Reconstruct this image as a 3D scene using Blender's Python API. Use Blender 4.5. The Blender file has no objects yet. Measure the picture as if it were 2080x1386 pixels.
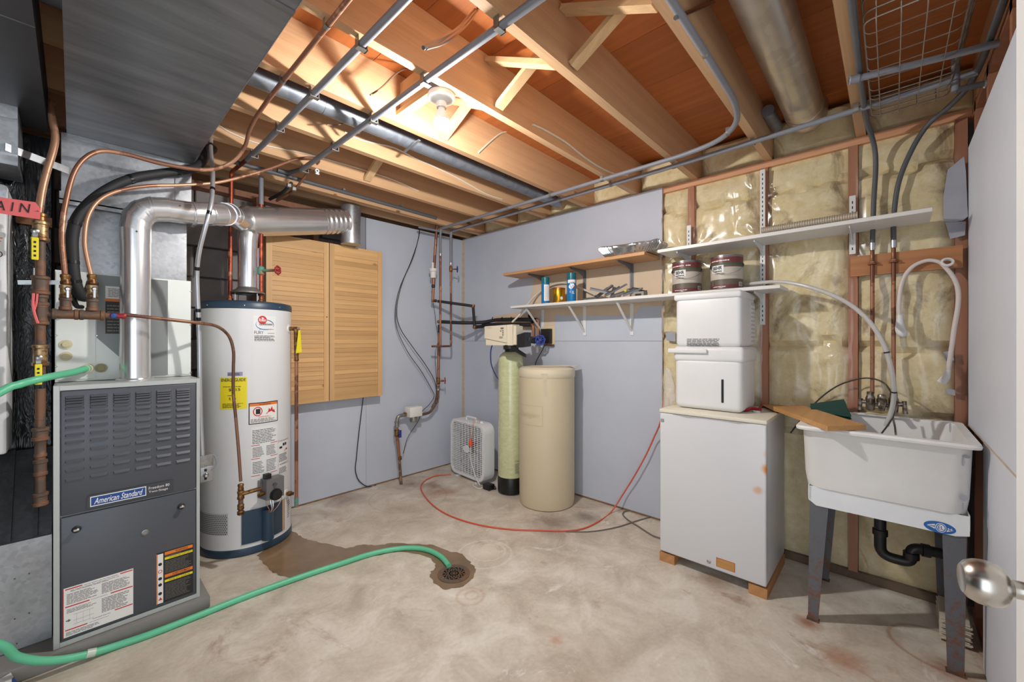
import bpy, bmesh, math, random
from mathutils import Vector, Matrix
random.seed(7)
sc = bpy.context.scene
COL = sc.collection
V = Vector
PI = math.pi
# ------------------------------------------------------------------ camera, light, exposure
F = 828.0; HEAD = math.radians(42.92); CA, SA = math.cos(HEAD), math.sin(HEAD); EYE = 1.22
cam = bpy.data.cameras.new('camera'); cam_o = bpy.data.objects.new('camera', cam); COL.objects.link(cam_o)
cam.sensor_width = 36.0; cam.lens = 36.0 * F / 2080.0; cam.clip_start = 0.02
cam_o.location = (0, 0, EYE); cam_o.rotation_euler = (PI / 2, 0, HEAD - PI / 2)
sc.camera = cam_o
w = bpy.data.worlds.new('world'); sc.world = w; w.use_nodes = True
w.node_tree.nodes['Background'].inputs['Color'].default_value = (0.83, 0.92, 1.0, 1)
w.node_tree.nodes['Background'].inputs['Strength'].default_value = 1.12
BULB = V((1.06, 1.393, 2.146)); BULB_STRENGTH = 860.0
sc.view_settings.view_transform = 'Standard'; sc.view_settings.look = 'None'
sc.view_settings.gamma = 1.0; sc.view_settings.use_curve_mapping = False
sc.view_settings.exposure = 1.36
sc.cycles.max_bounces = 8
sc.cycles.transparent_max_bounces = 16

# ------------------------------------------------------------------ points read on real planes of the room
def ray(px, py):
    r = (px - 1040) / F; u = (693 - py) / F
    return V((CA + r * SA, SA - r * CA, u))
def hx(px, py, X): d = ray(px, py); t = X / d.x; return V((d.x * t, d.y * t, EYE + d.z * t))
def hy(px, py, Y): d = ray(px, py); t = Y / d.y; return V((d.x * t, d.y * t, EYE + d.z * t))
def hz(px, py, Z): d = ray(px, py); t = (Z - EYE) / d.z; return V((d.x * t, d.y * t, Z))
def hd(px, py, t): d = ray(px, py); return V((d.x * t, d.y * t, EYE + d.z * t))

# ------------------------------------------------------------------ materials
MATS = {}
def srgb(c):
    f = lambda v: (v / 12.92 if v <= .04045 else ((v + .055) / 1.055) ** 2.4)
    return tuple(f(v / 255.0) for v in c) + (1,)
class NT:
    def __init__(s, name):
        s.m = bpy.data.materials.new(name); s.m.use_nodes = True
        s.t = s.m.node_tree; s.b = s.t.nodes['Principled BSDF']; s.out = s.t.nodes['Material Output']
    def n(s, typ, **kw):
        nd = s.t.nodes.new(typ)
        for k, v in kw.items():
            if k in nd.inputs: nd.inputs[k].default_value = v
            else: setattr(nd, k, v)
        return nd
    def l(s, a, b): s.t.links.new(a, b)
    def coord(s, scale=(1, 1, 1), kind='Object'):
        tc = s.n('ShaderNodeTexCoord'); mp = s.n('ShaderNodeMapping'); mp.inputs['Scale'].default_value = scale
        s.l(tc.outputs[kind], mp.inputs['Vector']); return mp.outputs['Vector']
    def noise(s, vec, scale, detail=4, rough=.55, dist=0):
        nd = s.n('ShaderNodeTexNoise'); nd.inputs['Scale'].default_value = scale; nd.inputs['Detail'].default_value = detail
        nd.inputs['Roughness'].default_value = rough; nd.inputs['Distortion'].default_value = dist
        if vec is not None: s.l(vec, nd.inputs['Vector'])
        return nd.outputs['Fac']
    def ramp(s, fac, stops):
        nd = s.n('ShaderNodeValToRGB'); cr = nd.color_ramp
        while len(cr.elements) < len(stops): cr.elements.new(.5)
        for e, (p, c) in zip(cr.elements, stops): e.position = p; e.color = c
        s.l(fac, nd.inputs['Fac']); return nd.outputs['Color']
    def mix(s, fac, a, b, mode='MIX'):
        nd = s.n('ShaderNodeMix', data_type='RGBA', blend_type=mode)
        for sock, v in ((nd.inputs[0], fac), (nd.inputs[6], a), (nd.inputs[7], b)):
            if hasattr(v, 'is_linked'): s.l(v, sock)
            else: sock.default_value = v
        return nd.outputs[2]
    def bump(s, h, strength=.3, dist=.01):
        nd = s.n('ShaderNodeBump'); nd.inputs['Strength'].default_value = strength; nd.inputs['Distance'].default_value = dist
        s.l(h, nd.inputs['Height']); s.l(nd.outputs['Normal'], s.b.inputs['Normal'])
def mat(name, col, rough=.5, metal=0.0, var=0.0, vs=6.0, bump=0.0, bs=60.0, spec=.5, stretch=(1, 1, 1), emit=0.0):
    if name in MATS: return MATS[name]
    s = NT(name); c = srgb(col)
    s.b.inputs['Base Color'].default_value = c; s.b.inputs['Roughness'].default_value = rough
    s.b.inputs['Metallic'].default_value = metal; s.b.inputs['Specular IOR Level'].default_value = spec
    if var > 0 or bump > 0: vec = s.coord(stretch)
    if var > 0:
        f = s.noise(vec, vs, 5, .6)
        lo = tuple(v * (1 - var) for v in c[:3]) + (1,); hi = tuple(min(1, v * (1 + var)) for v in c[:3]) + (1,)
        s.l(s.ramp(f, [(.3, lo), (.7, hi)]), s.b.inputs['Base Color'])
    if bump > 0: s.bump(s.noise(vec, bs, 3), bump, .004)
    if emit > 0:
        s.b.inputs['Emission Color'].default_value = (1, .975, .94, 1); s.b.inputs['Emission Strength'].default_value = emit
    MATS[name] = s.m; return s.m
def wood(name, light, dark, axis, rough=.6, ring=9.0, rnd=.22, fine=1.0):
    """long-grain timber; axis = direction of the grain"""
    if name in MATS: return MATS[name]
    s = NT(name); sc_ = [1.0, 1.0, 1.0]
    sc_ = [ring] * 3; sc_[axis] = ring * .07
    tc = s.n('ShaderNodeTexCoord'); oi = s.n('ShaderNodeObjectInfo')
    ad = s.n('ShaderNodeVectorMath', operation='ADD'); ml = s.n('ShaderNodeMath', operation='MULTIPLY'); ml.inputs[1].default_value = 37.0
    s.l(oi.outputs['Random'], ml.inputs[0]); s.l(tc.outputs['Object'], ad.inputs[0]); s.l(ml.outputs[0], ad.inputs[1])
    mp = s.n('ShaderNodeMapping'); mp.inputs['Scale'].default_value = sc_; s.l(ad.outputs[0], mp.inputs['Vector'])
    n1 = s.noise(mp.outputs['Vector'], 1.3, 3, .5, .6)
    wv = s.n('ShaderNodeTexWave', wave_type='RINGS', rings_direction='XYZ'[axis]); wv.inputs['Scale'].default_value = .9; wv.inputs['Distortion'].default_value = 5.5
    wv.inputs['Detail'].default_value = 3; wv.inputs['Detail Scale'].default_value = .8; s.l(mp.outputs['Vector'], wv.inputs['Vector'])
    mp2 = s.n('ShaderNodeMapping'); sc2 = [150 * fine] * 3; sc2[axis] = 4 * fine; mp2.inputs['Scale'].default_value = sc2; s.l(ad.outputs[0], mp2.inputs['Vector'])
    n2 = s.noise(mp2.outputs['Vector'], 1.0, 2)
    a, b = srgb(light), srgb(dark)
    base = s.mix(wv.outputs['Fac'], a, tuple(a[i] * .55 + b[i] * .45 for i in range(3)) + (1,))
    base = s.mix(s.ramp(n1, [(.35, (0, 0, 0, 1)), (.75, (.8, .8, .8, 1))]), base, b)
    base = s.mix(.36, base, s.mix(n2, tuple(v * .6 for v in a[:3]) + (1,), tuple(min(1, v * 1.3) for v in a[:3]) + (1,)))
    vor = s.n('ShaderNodeTexVoronoi'); mp3 = s.n('ShaderNodeMapping'); sc3 = [4.5] * 3; sc3[axis] = 2.2; mp3.inputs['Scale'].default_value = sc3
    s.l(ad.outputs[0], mp3.inputs['Vector']); s.l(mp3.outputs['Vector'], vor.inputs['Vector']); vor.inputs['Scale'].default_value = 1.0
    kn = s.ramp(vor.outputs['Distance'], [(.05, (1, 1, 1, 1)), (.09, (0, 0, 0, 1))])
    base = s.mix(kn, base, tuple(v * .35 for v in b[:3]) + (1,))
    hs = s.n('ShaderNodeHueSaturation'); mr = s.n('ShaderNodeMapRange'); mr.inputs['To Min'].default_value = 1 - rnd; mr.inputs['To Max'].default_value = 1 + rnd
    s.l(oi.outputs['Random'], mr.inputs['Value']); s.l(mr.outputs[0], hs.inputs['Value']); s.l(base, hs.inputs['Color'])
    s.l(hs.outputs['Color'], s.b.inputs['Base Color']); s.b.inputs['Roughness'].default_value = rough
    s.bump(n2, .12, .002)
    MATS[name] = s.m; return s.m
def galv(name, col, rough=.42, metal=.75, var=.25, scale=14):
    if name in MATS: return MATS[name]
    s = NT(name); c = srgb(col); vec = s.coord()
    vo = s.n('ShaderNodeTexVoronoi'); vo.inputs['Scale'].default_value = scale * 5; s.l(vec, vo.inputs['Vector'])
    f2 = s.noise(vec, scale * .3, 5, .6)
    lo = tuple(v * (1 - var) for v in c[:3]) + (1,); hi = tuple(min(1, v * (1 + var)) for v in c[:3]) + (1,)
    a = s.ramp(f2, [(.3, lo), (.7, hi)])
    bw = s.n('ShaderNodeRGBToBW'); s.l(vo.outputs['Color'], bw.inputs[0]); s.l(s.mix(.22, a, bw.outputs[0], 'SOFT_LIGHT'), s.b.inputs['Base Color'])
    s.b.inputs['Metallic'].default_value = metal
    s.l(s.ramp(f2, [(.25, (rough - .08,) * 3 + (1,)), (.75, (rough + .12,) * 3 + (1,))]), s.b.inputs['Roughness'])
    s.bump(s.noise(vec, scale * .5, 3), .04, .006)
    MATS[name] = s.m; return s.m
def rusty(name, col, rust, amount=.55, rough=.6, metal=.2, scale=22):
    if name in MATS: return MATS[name]
    s = NT(name); vec = s.coord()
    f = s.noise(vec, scale, 8, .7); g = s.noise(vec, scale * .25, 3)
    ad = s.n('ShaderNodeMath', operation='ADD'); s.l(f, ad.inputs[0]); s.l(g, ad.inputs[1])
    k = s.ramp(ad.outputs[0], [(min(.98, amount), (0, 0, 0, 1)), (min(1, amount + .1), (1, 1, 1, 1))])
    mh = s.n('ShaderNodeMath', operation='MULTIPLY'); mh.inputs[1].default_value = 1
    s.l(s.mix(k, srgb(col), srgb(rust)), s.b.inputs['Base Color'])
    s.b.inputs['Roughness'].default_value = rough; s.b.inputs['Metallic'].default_value = metal
    s.bump(f, .2, .003); MATS[name] = s.m; return s.m

# ------------------------------------------------------------------ mesh builder
ORG = {}
class MB:
    def __init__(s): s.v = []; s.f = []; s.sm = []
    def add(s, vs, fs, smooth=False):
        o = len(s.v); s.v += [V(p) for p in vs]; s.f += [tuple(i + o for i in f) for f in fs]; s.sm += [smooth] * len(fs); return s
    def quad(s, a, b, c, d): return s.add([a, b, c, d], [(0, 1, 2, 3)])
    def hexa(s, p):  # 4 bottom + 4 top points
        return s.add(p, [(3, 2, 1, 0), (4, 5, 6, 7), (0, 1, 5, 4), (1, 2, 6, 5), (2, 3, 7, 6), (3, 0, 4, 7)])
    def box(s, x0, x1, y0, y1, z0, z1):
        x0, x1 = min(x0, x1), max(x0, x1); y0, y1 = min(y0, y1), max(y0, y1); z0, z1 = min(z0, z1), max(z0, z1)
        return s.hexa([(x0, y0, z0), (x1, y0, z0), (x1, y1, z0), (x0, y1, z0), (x0, y0, z1), (x1, y0, z1), (x1, y1, z1), (x0, y1, z1)])
    def bar(s, a, b, wd, th, up=V((0, 0, 1))):
        a, b = V(a), V(b); d = (b - a).normalized(); r = d.cross(up)
        if r.length < 1e-4: r = d.cross(V((1, 0, 0)))
        r.normalize(); u = r.cross(d).normalized(); r = r * wd / 2; u = u * th / 2
        return s.hexa([a - r - u, a + r - u, b + r - u, b - r - u, a - r + u, a + r + u, b + r + u, b - r + u])
    def bm(s, bm, smooth=False):
        bm.verts.ensure_lookup_table(); bm.verts.index_update()
        s.add([v.co.copy() for v in bm.verts], [[v.index for v in f.verts] for f in bm.faces], smooth); bm.free(); return s
    def rbox(s, x0, x1, y0, y1, z0, z1, r=.01, seg=3, axes='xyz', smooth=True):
        bm = bmesh.new(); bmesh.ops.create_cube(bm, size=1)
        for v in bm.verts: v.co = V(((x0 + x1) / 2 + v.co.x * (x1 - x0), (y0 + y1) / 2 + v.co.y * (y1 - y0), (z0 + z1) / 2 + v.co.z * (z1 - z0)))
        es = []
        for e in bm.edges:
            d = (e.verts[0].co - e.verts[1].co); ax = 'xyz'[max(range(3), key=lambda i: abs(d[i]))]
            if ax in axes: es.append(e)
        bmesh.ops.bevel(bm, geom=es, offset=r, segments=seg, profile=.5, affect='EDGES')
        return s.bm(bm, smooth)
    def tube(s, pts, r, seg=10, cap=True, smooth=True):
        pts = [V(p) for p in pts]; n = len(pts); rs = r if isinstance(r, (list, tuple)) else [r] * n
        o = len(s.v); up = None
        for i, p in enumerate(pts):
            d = (pts[min(i + 1, n - 1)] - pts[max(i - 1, 0)]).normalized()
            if up is None:
                up = d.orthogonal().normalized()
            up = (up - d * up.dot(d));
            if up.length < 1e-6: up = d.orthogonal()
            up.normalize(); sd = d.cross(up)
            for k in range(seg):
                a = 2 * PI * k / seg; s.v.append(p + (up * math.cos(a) + sd * math.sin(a)) * rs[i])
        for i in range(n - 1):
            for k in range(seg):
                k2 = (k + 1) % seg; s.f.append((o + i * seg + k, o + i * seg + k2, o + (i + 1) * seg + k2, o + (i + 1) * seg + k)); s.sm.append(smooth)
        if cap:
            s.f.append(tuple(o + k for k in reversed(range(seg)))); s.sm.append(False)
            s.f.append(tuple(o + (n - 1) * seg + k for k in range(seg))); s.sm.append(False)
        return s
    def cyl(s, a, b, r0, r1=None, seg=16, cap=True): return s.tube([a, b], [r0, r0 if r1 is None else r1], seg, cap)
    def lathe(s, prof, c, axis=V((0, 0, 1)), seg=32, cap=True):
        """prof = [(radius, height along axis)...]"""
        axis = V(axis).normalized(); c = V(c)
        return s._ring([(r, c + axis * h) for r, h in prof], axis, seg, cap)
    def _ring(s, rp, axis, seg, cap):
        o = len(s.v); u = axis.orthogonal().normalized(); wv = axis.cross(u); n = len(rp)
        for r, p in rp:
            for k in range(seg):
                a = 2 * PI * k / seg; s.v.append(p + (u * math.cos(a) + wv * math.sin(a)) * r)
        for i in range(n - 1):
            for k in range(seg):
                k2 = (k + 1) % seg; s.f.append((o + i * seg + k, o + i * seg + k2, o + (i + 1) * seg + k2, o + (i + 1) * seg + k)); s.sm.append(True)
        if cap:
            s.f.append(tuple(o + k for k in reversed(range(seg)))); s.sm.append(False)
            s.f.append(tuple(o + (n - 1) * seg + k for k in range(seg))); s.sm.append(False)
        return s
    def prism(s, poly, off):
        """closed outline of 3-D points pushed along off"""
        n = len(poly); off = V(off); a = [V(p) for p in poly]
        s.add(a + [p + off for p in a], [tuple(reversed(range(n))), tuple(range(n, 2 * n))] + [(i, (i + 1) % n, n + (i + 1) % n, n + i) for i in range(n)]); return s
    def grid(s, fn, nu, nv, smooth=True):
        vs = [fn(i / nu, j / nv) for j in range(nv + 1) for i in range(nu + 1)]; q = nu + 1
        return s.add(vs, [(j * q + i, j * q + i + 1, (j + 1) * q + i + 1, (j + 1) * q + i) for j in range(nv) for i in range(nu)], smooth)
    def disc(s, c, n, r, seg=20):
        n = V(n).normalized(); u = n.orthogonal().normalized(); w_ = n.cross(u); c = V(c)
        return s.add([c + (u * math.cos(2 * PI * k / seg) + w_ * math.sin(2 * PI * k / seg)) * r for k in range(seg)], [tuple(range(seg))])
    def build(s, name, m, parent=None, kind=None, label=None, origin=None, fix=True):
        me = bpy.data.meshes.new(name)
        lo = V((min(p.x for p in s.v), min(p.y for p in s.v), min(p.z for p in s.v))); hi = V((max(p.x for p in s.v), max(p.y for p in s.v), max(p.z for p in s.v)))
        o = V(origin) if origin is not None else V(((lo.x + hi.x) / 2, (lo.y + hi.y) / 2, lo.z))
        me.from_pydata([p - o for p in s.v], [], s.f); me.polygons.foreach_set('use_smooth', s.sm)
        if fix:
            b = bmesh.new(); b.from_mesh(me); bmesh.ops.recalc_face_normals(b, faces=b.faces); b.to_mesh(me); b.free()
        if any(s.sm): me.set_sharp_from_angle(angle=math.radians(38))
        me.materials.append(m)
        ob = bpy.data.objects.new(name, me); COL.objects.link(ob); link(ob, o, parent)
        if name in ('print', 'lettering', 'perforations', 'slots', 'red_marks', 'keypad'): kind = 'stuff'
        if kind: ob['kind'] = kind
        if label: ob['label'] = label
        return ob
def link(ob, o, parent):
    ORG[ob.name] = V(o)
    if parent is not None: ob.parent = parent; ob.location = V(o) - ORG[parent.name]
    else: ob.location = V(o)
def tag(o, label, cat, group=None):
    o['label'] = label; o['category'] = cat
    if group: o['group'] = group
    return o
def thing(name, loc, label, cat, group=None):
    o = bpy.data.objects.new(name, None); COL.objects.link(o); o.empty_display_size = .05; link(o, V(loc), None)
    return tag(o, label, cat, group)
def struct(name, loc=(0, 0, 0)):
    o = bpy.data.objects.new(name, None); COL.objects.link(o); link(o, V(loc), None); o['kind'] = 'structure'; return o
def dup(o, delta, parent=None):
    c = o.copy(); COL.objects.link(c); ORG[c.name] = ORG[o.name] + V(delta)
    if parent is not None: c.parent = parent; c.location = ORG[c.name] - ORG[parent.name]
    else: c.location = ORG[c.name]
    return c
def B(x0, x1, y0, y1, z0, z1): return MB().box(x0, x1, y0, y1, z0, z1)
def sp(pts, n=8):
    """Catmull-Rom through the points"""
    P = [V(p) for p in pts]; P = [P[0] * 2 - P[1]] + P + [P[-1] * 2 - P[-2]]; out = []
    for i in range(1, len(P) - 2):
        for k in range(n):
            t = k / n; a, b, c, d = P[i - 1], P[i], P[i + 1], P[i + 2]
            out.append(.5 * ((2 * b) + (c - a) * t + (2 * a - 5 * b + 4 * c - d) * t * t + (3 * b - a - 3 * c + d) * t ** 3))
    out.append(P[-2].copy()); return out
def bend(pts, rad=.03, n=5):
    """straight runs with rounded corners"""
    P = [V(p) for p in pts]; out = [P[0]]
    for i in range(1, len(P) - 1):
        a = (P[i - 1] - P[i]); b = (P[i + 1] - P[i]); r = min(rad, a.length * .45, b.length * .45)
        p0 = P[i] + a.normalized() * r; p1 = P[i] + b.normalized() * r
        for k in range(n + 1):
            t = k / n; out.append(p0 * (1 - t) ** 2 + P[i] * 2 * t * (1 - t) + p1 * t * t)
    out.append(P[-1]); return out
# ------------------------------------------------------------------ flat print: lettering and bars laid on a surface
def text2d(body, shear=0.0, bold=0.0):
    cu = bpy.data.curves.new('lettering', 'FONT'); cu.body = body; cu.shear = shear; cu.resolution_u = 3; cu.offset = bold
    ob = bpy.data.objects.new('lettering', cu); COL.objects.link(ob)
    dg = bpy.context.evaluated_depsgraph_get(); me = bpy.data.meshes.new_from_object(ob.evaluated_get(dg))
    vs = [(v.co.x, v.co.y) for v in me.vertices]; fs = [tuple(p.vertices) for p in me.polygons]
    bpy.data.objects.remove(ob); bpy.data.curves.remove(cu); bpy.data.meshes.remove(me)
    x0 = min(v[0] for v in vs); x1 = max(v[0] for v in vs); y0 = min(v[1] for v in vs); y1 = max(v[1] for v in vs)
    return [((x - x0) / (x1 - x0), (y - y0) / (y1 - y0)) for x, y in vs], fs
class Face:
    """a surface patch: at(u, v, h) gives a point, u to the right and v up, h outwards"""
    def __init__(s, at): s.at = at
    def rect(s, mb, u0, u1, v0, v1, h=.0008, n=1):
        return mb.grid(lambda a, b: s.at(u0 + (u1 - u0) * a, v0 + (v1 - v0) * b, h), n, 1, n > 1)
    def text(s, mb, body, u0, u1, v0, v1, h=.0012, shear=0.0, bold=0.0, rot=0):
        vs, fs = text2d(body, shear, bold)
        return mb.add([s.at(u0 + (u1 - u0) * x, v0 + (v1 - v0) * y, h) for x, y in vs], fs)
    def lines(s, mb, u0, u1, v0, v1, n, h=.0010, fill=.45, ragged=.3):
        st = (v1 - v0) / n
        for i in range(n):
            e = u1 - random.random() * ragged * (u1 - u0); u = u0
            while u < e - .01:   # broken into word-like dashes
                wd = min(e - u, (u1 - u0) * random.uniform(.06, .22)); s.rect(mb, u, u + wd, v0 + i * st, v0 + i * st + st * fill, h); u += wd + (u1 - u0) * .018
        return mb
    def oval(s, mb, cu, cv, ru, rv, h=.001, n=24, w_=None):
        P = [(math.cos(2 * PI * k / n), math.sin(2 * PI * k / n)) for k in range(n)]
        if w_ is None: return mb.add([s.at(cu + ru * a, cv + rv * b, h) for a, b in P], [tuple(range(n))])
        return mb.add([s.at(cu + ru * a, cv + rv * b, h) for a, b in P] + [s.at(cu + ru * w_ * a, cv + rv * w_ * b, h) for a, b in P],
                      [(k, (k + 1) % n, n + (k + 1) % n, n + k) for k in range(n)])
def planeY(x0, x1, z0, z1, Y): return Face(lambda u, v, h: V((x0 + (x1 - x0) * u, Y - h, z0 + (z1 - z0) * v)))
def planeX(y0, y1, z0, z1, X): return Face(lambda u, v, h: V((X - h, y0 + (y1 - y0) * u, z0 + (z1 - z0) * v)))   # seen from -X; y0 is the left edge
def cylface(c, R, t0, t1, z0, z1): return Face(lambda u, v, h: V((c[0] + (R + h) * math.cos(t0 + (t1 - t0) * u), c[1] + (R + h) * math.sin(t0 + (t1 - t0) * u), z0 + (z1 - z0) * v)))
def cylhit(px, py, c, R):
    d = ray(px, py); a = d.x ** 2 + d.y ** 2; b = -2 * (d.x * c[0] + d.y * c[1]); k = c[0] ** 2 + c[1] ** 2 - R * R
    t = (-b - math.sqrt(max(0, b * b - 4 * a * k))) / (2 * a); p = V((d.x * t, d.y * t, EYE + d.z * t))
    return math.atan2(p.y - c[1], p.x - c[0]), p.z, p
def cylpx(px0, px1, py0, py1, c, R):
    xm = (px0 + px1) / 2
    t0 = cylhit(px0, py0, c, R)[0]; t1 = cylhit(px1, py0, c, R)[0]
    if t1 < t0 - PI: t1 += 2 * PI
    return cylface(c, R, t0, t1, cylhit(xm, py1, c, R)[1], cylhit(xm, py0, c, R)[1])

# shared materials
M_WHITE = mat('white_enamel', (222, 222, 222), .3, var=.03, vs=3)
M_PLAST = mat('white_plastic', (226, 226, 226), .4, var=.02)
M_BLACK = mat('black_plastic', (22, 22, 23), .45)
M_INK = mat('black_ink', (30, 30, 32), .7)
M_GREYINK = mat('grey_ink', (95, 95, 98), .7)
M_REDINK = mat('red_ink', (196, 44, 44), .6)
M_PAPER = mat('paper_label', (228, 226, 222), .55)
M_YELLOW = mat('yellow_label', (232, 214, 30), .5)
M_ORANGE = mat('orange_ink', (226, 120, 40), .6)
M_WHITEINK = mat('white_ink', (235, 235, 235), .6)
M_BLUEINK = mat('blue_ink', (28, 70, 140), .55)
M_STEEL = mat('bright_steel', (190, 190, 192), .28, 1.0)
M_ZINC = galv('zinc_fitting', (150, 148, 144), .4, .8)
M_COPPER = rusty('copper_pipe', (162, 112, 86), (116, 74, 56), .98, .42, .5, 6)
M_COPTUBE = rusty('copper_tube', (184, 138, 110), (146, 102, 80), 1.0, .4, .5, 5)
M_BRASS = rusty('brass_fitting', (150, 112, 66), (104, 70, 44), .9, .42, .75, 30)
M_IRON = rusty('iron_pipe', (96, 80, 70), (122, 88, 66), .95, .6, .3, 25)
M_GALV = galv('galvanised_duct', (172, 174, 178), .36, .8)
M_FLUE = mat('flue_metal', (222, 222, 224), .25, .85, var=.05, vs=7)
M_GREYPIPE = mat('grey_plastic_pipe', (128, 130, 138), .45, var=.06, vs=8)
M_GREYDARK = mat('dark_grey_pipe', (86, 88, 92), .5, var=.08, vs=8)
M_FOAM = mat('black_foam_insulation', (34, 34, 36), .65, bump=.2, bs=60)
M_REDVALVE = mat('red_handwheel', (150, 36, 44), .45)
M_BLUEVALVE = mat('blue_handwheel', (30, 52, 140), .45)
# ================================================================== SETTING
XR, YB, YN = 2.706, 3.195, -0.25      # right wall, back wall, near partition
ZJ, ZS = 2.26, 2.49                   # underside of joists, underside of subfloor
JY = [-0.294 + .406 * k for k in range(9)]
# concrete floor
s = NT('concrete'); vec = s.coord((1, 1, 1))
f1 = s.noise(vec, .9, 6, .6, .4); f2 = s.noise(vec, 4.5, 7, .65, .6); f3 = s.noise(vec, 60, 3)
base = s.ramp(f2, [(.28, srgb((176, 165, 150))), (.5, srgb((208, 198, 183))), (.72, srgb((231, 225, 214)))])
base = s.mix(s.ramp(f1, [(.40, (0, 0, 0, 1)), (.75, (.6, .6, .6, 1))]), base, srgb((172, 153, 134)))
f4 = s.noise(s.coord((1.3, .8, 1)), 2.1, 9, .7, 1.2)
base = s.mix(s.ramp(f4, [(.60, (0, 0, 0, 1)), (.70, (.7, .7, .7, 1))]), base, srgb((148, 116, 90)))
f5 = s.noise(s.coord((.9, 1.4, 1)), 3.3, 9, .72, .9)
base = s.mix(s.ramp(f5, [(.60, (0, 0, 0, 1)), (.68, (.85, .85, .85, 1))]), base, srgb((228, 223, 216)))
# rust along the back wall and behind the fan, as old water marks
sx = s.n('ShaderNodeSeparateXYZ'); s.l(vec, sx.inputs[0])
def spot(cx, cy, rad, col, amt, base):
    vm = s.n('ShaderNodeVectorMath', operation='DISTANCE'); s.l(vec, vm.inputs[0]); vm.inputs[1].default_value = (cx, cy, 0)
    ad = s.n('ShaderNodeMath', operation='MULTIPLY_ADD'); s.l(f2, ad.inputs[0]); ad.inputs[1].default_value = rad * 1.1; s.l(vm.outputs['Value'], ad.inputs[2])
    k = s.ramp(ad.outputs[0], [(rad * .75, (amt,) * 3 + (1,)), (rad * 1.5, (0, 0, 0, 1))])
    return s.mix(k, base, srgb(col))
def ring(cx, cy, rad, wd, col, amt, base):
    vm = s.n('ShaderNodeVectorMath', operation='DISTANCE'); s.l(vec, vm.inputs[0]); vm.inputs[1].default_value = (cx, cy, 0)
    ad = s.n('ShaderNodeMath', operation='MULTIPLY_ADD'); s.l(f2, ad.inputs[0]); ad.inputs[1].default_value = wd * 1.6; s.l(vm.outputs['Value'], ad.inputs[2])
    k = s.ramp(ad.outputs[0], [(max(0, rad - wd), (0, 0, 0, 1)), (rad, (amt,) * 3 + (1,)), (rad + wd, (0, 0, 0, 1))])
    return s.mix(k, base, srgb(col))
for px_, py_, rd, wd, c, a in ((1905, 1318, .15, .012, (150, 96, 62), .6), (955, 1212, .075, .012, (184, 138, 104), .35), (958, 1210, .04, .01, (184, 138, 104), .3), (985, 1125, .16, .010, (232, 224, 210), .5), (990, 1120, .11, .008, (232, 224, 210), .45), (830, 1010, .3, .01, (150, 136, 120), .3)):
    q = hz(px_, py_, 0); base = ring(q.x, q.y, rd, wd, c, a, base)
for p, rd, c, a in [((835, 985), .16, (122, 96, 82), .7), ((700, 1015), .2, (140, 122, 112), .6), ((905, 1000), .2, (150, 96, 58), .55), ((880, 985), .12, (120, 84, 64), .6),
                    ((1120, 1065), .22, (128, 112, 100), .75), ((1190, 1050), .12, (110, 98, 90), .6), ((1710, 1340), .1, (176, 122, 92), .6), ((1130, 1300), .04, (186, 120, 84), .5),
                    ((1640, 1265), .07, (150, 88, 58), .8), ((1930, 1365), .09, (150, 88, 58), .6), ((985, 1120), .12, (228, 216, 200), .7), ((1450, 1180), .1, (150, 124, 98), .6), ((560, 1150), .12, (150, 104, 52), .6)]:
    q = hz(p[0], p[1], 0); base = spot(q.x, q.y, rd, c, a, base)
s.l(s.mix(.25, base, s.ramp(f3, [(.3, (.25, .25, .25, 1)), (.7, (.75, .75, .75, 1))]), 'SOFT_LIGHT'), s.b.inputs['Base Color'])
s.l(s.ramp(f1, [(.3, (.42,) * 3 + (1,)), (.7, (.7,) * 3 + (1,))]), s.b.inputs['Roughness'])
s.bump(f2, .08, .01); M_CONC = s.m
fl = MB().grid(lambda u, v: V((-1.6 + 4.5 * u, -1.6 + 5.2 * v, 0)), 8, 8, False).build('floor', M_CONC, origin=(0, 0, 0), kind='structure')

M_PAD = mat('pad_concrete', (128, 126, 122), .75, var=.12, vs=5, bump=.15, bs=40)
MB().rbox(-.9, .425, 2.275, 3.12, 0, .058, .008, 2).build('floor_pad', M_PAD, kind='structure')
# puddle running from the heater to the drain
s = NT('wet_film'); vec = s.coord()
wf = s.noise(vec, 5, 5)
q0 = hz(560, 1140, 0); vm = s.n('ShaderNodeVectorMath', operation='DISTANCE'); s.l(s.coord(kind='Generated'), vm.inputs[0]); vm.inputs[1].default_value = (.06, .78, 0)
k = s.ramp(vm.outputs['Value'], [(.10, (1, 1, 1, 1)), (.55, (0, 0, 0, 1))])
s.l(s.mix(k, s.ramp(wf, [(.3, srgb((118, 98, 76))), (.7, srgb((146, 122, 94)))]), srgb((178, 124, 58))), s.b.inputs['Base Color'])
s.b.inputs['Roughness'].default_value = .16; s.bump(wf, .03, .01)
out = [(522, 1128), (560, 1098), (580, 1076), (600, 1082), (618, 1094), (640, 1100), (668, 1106), (705, 1114), (735, 1106), (770, 1108), (800, 1103), (850, 1106), (885, 1109), (915, 1120), (935, 1124), (955, 1142), (966, 1158), (958, 1178), (935, 1192), (905, 1197), (882, 1184), (874, 1165), (885, 1150), (868, 1132), (820, 1121), (780, 1126), (745, 1132), (700, 1148), (664, 1160), (625, 1166), (590, 1173), (560, 1166), (540, 1148)]
pts = [hz(x, y, .0016) for x, y in out]
pts = sp(pts + [pts[0]], 5)[:-1]
pts = [p + V((random.uniform(-.006, .006), random.uniform(-.006, .006), 0)) for p in pts]
pu = MB().add(pts, [tuple(range(len(pts)))])
tag(pu.build('puddle', s.m, origin=(pts[0].x, pts[0].y, 0)), 'thin brown puddle on the concrete between the water heater and drain', 'puddle')

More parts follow.
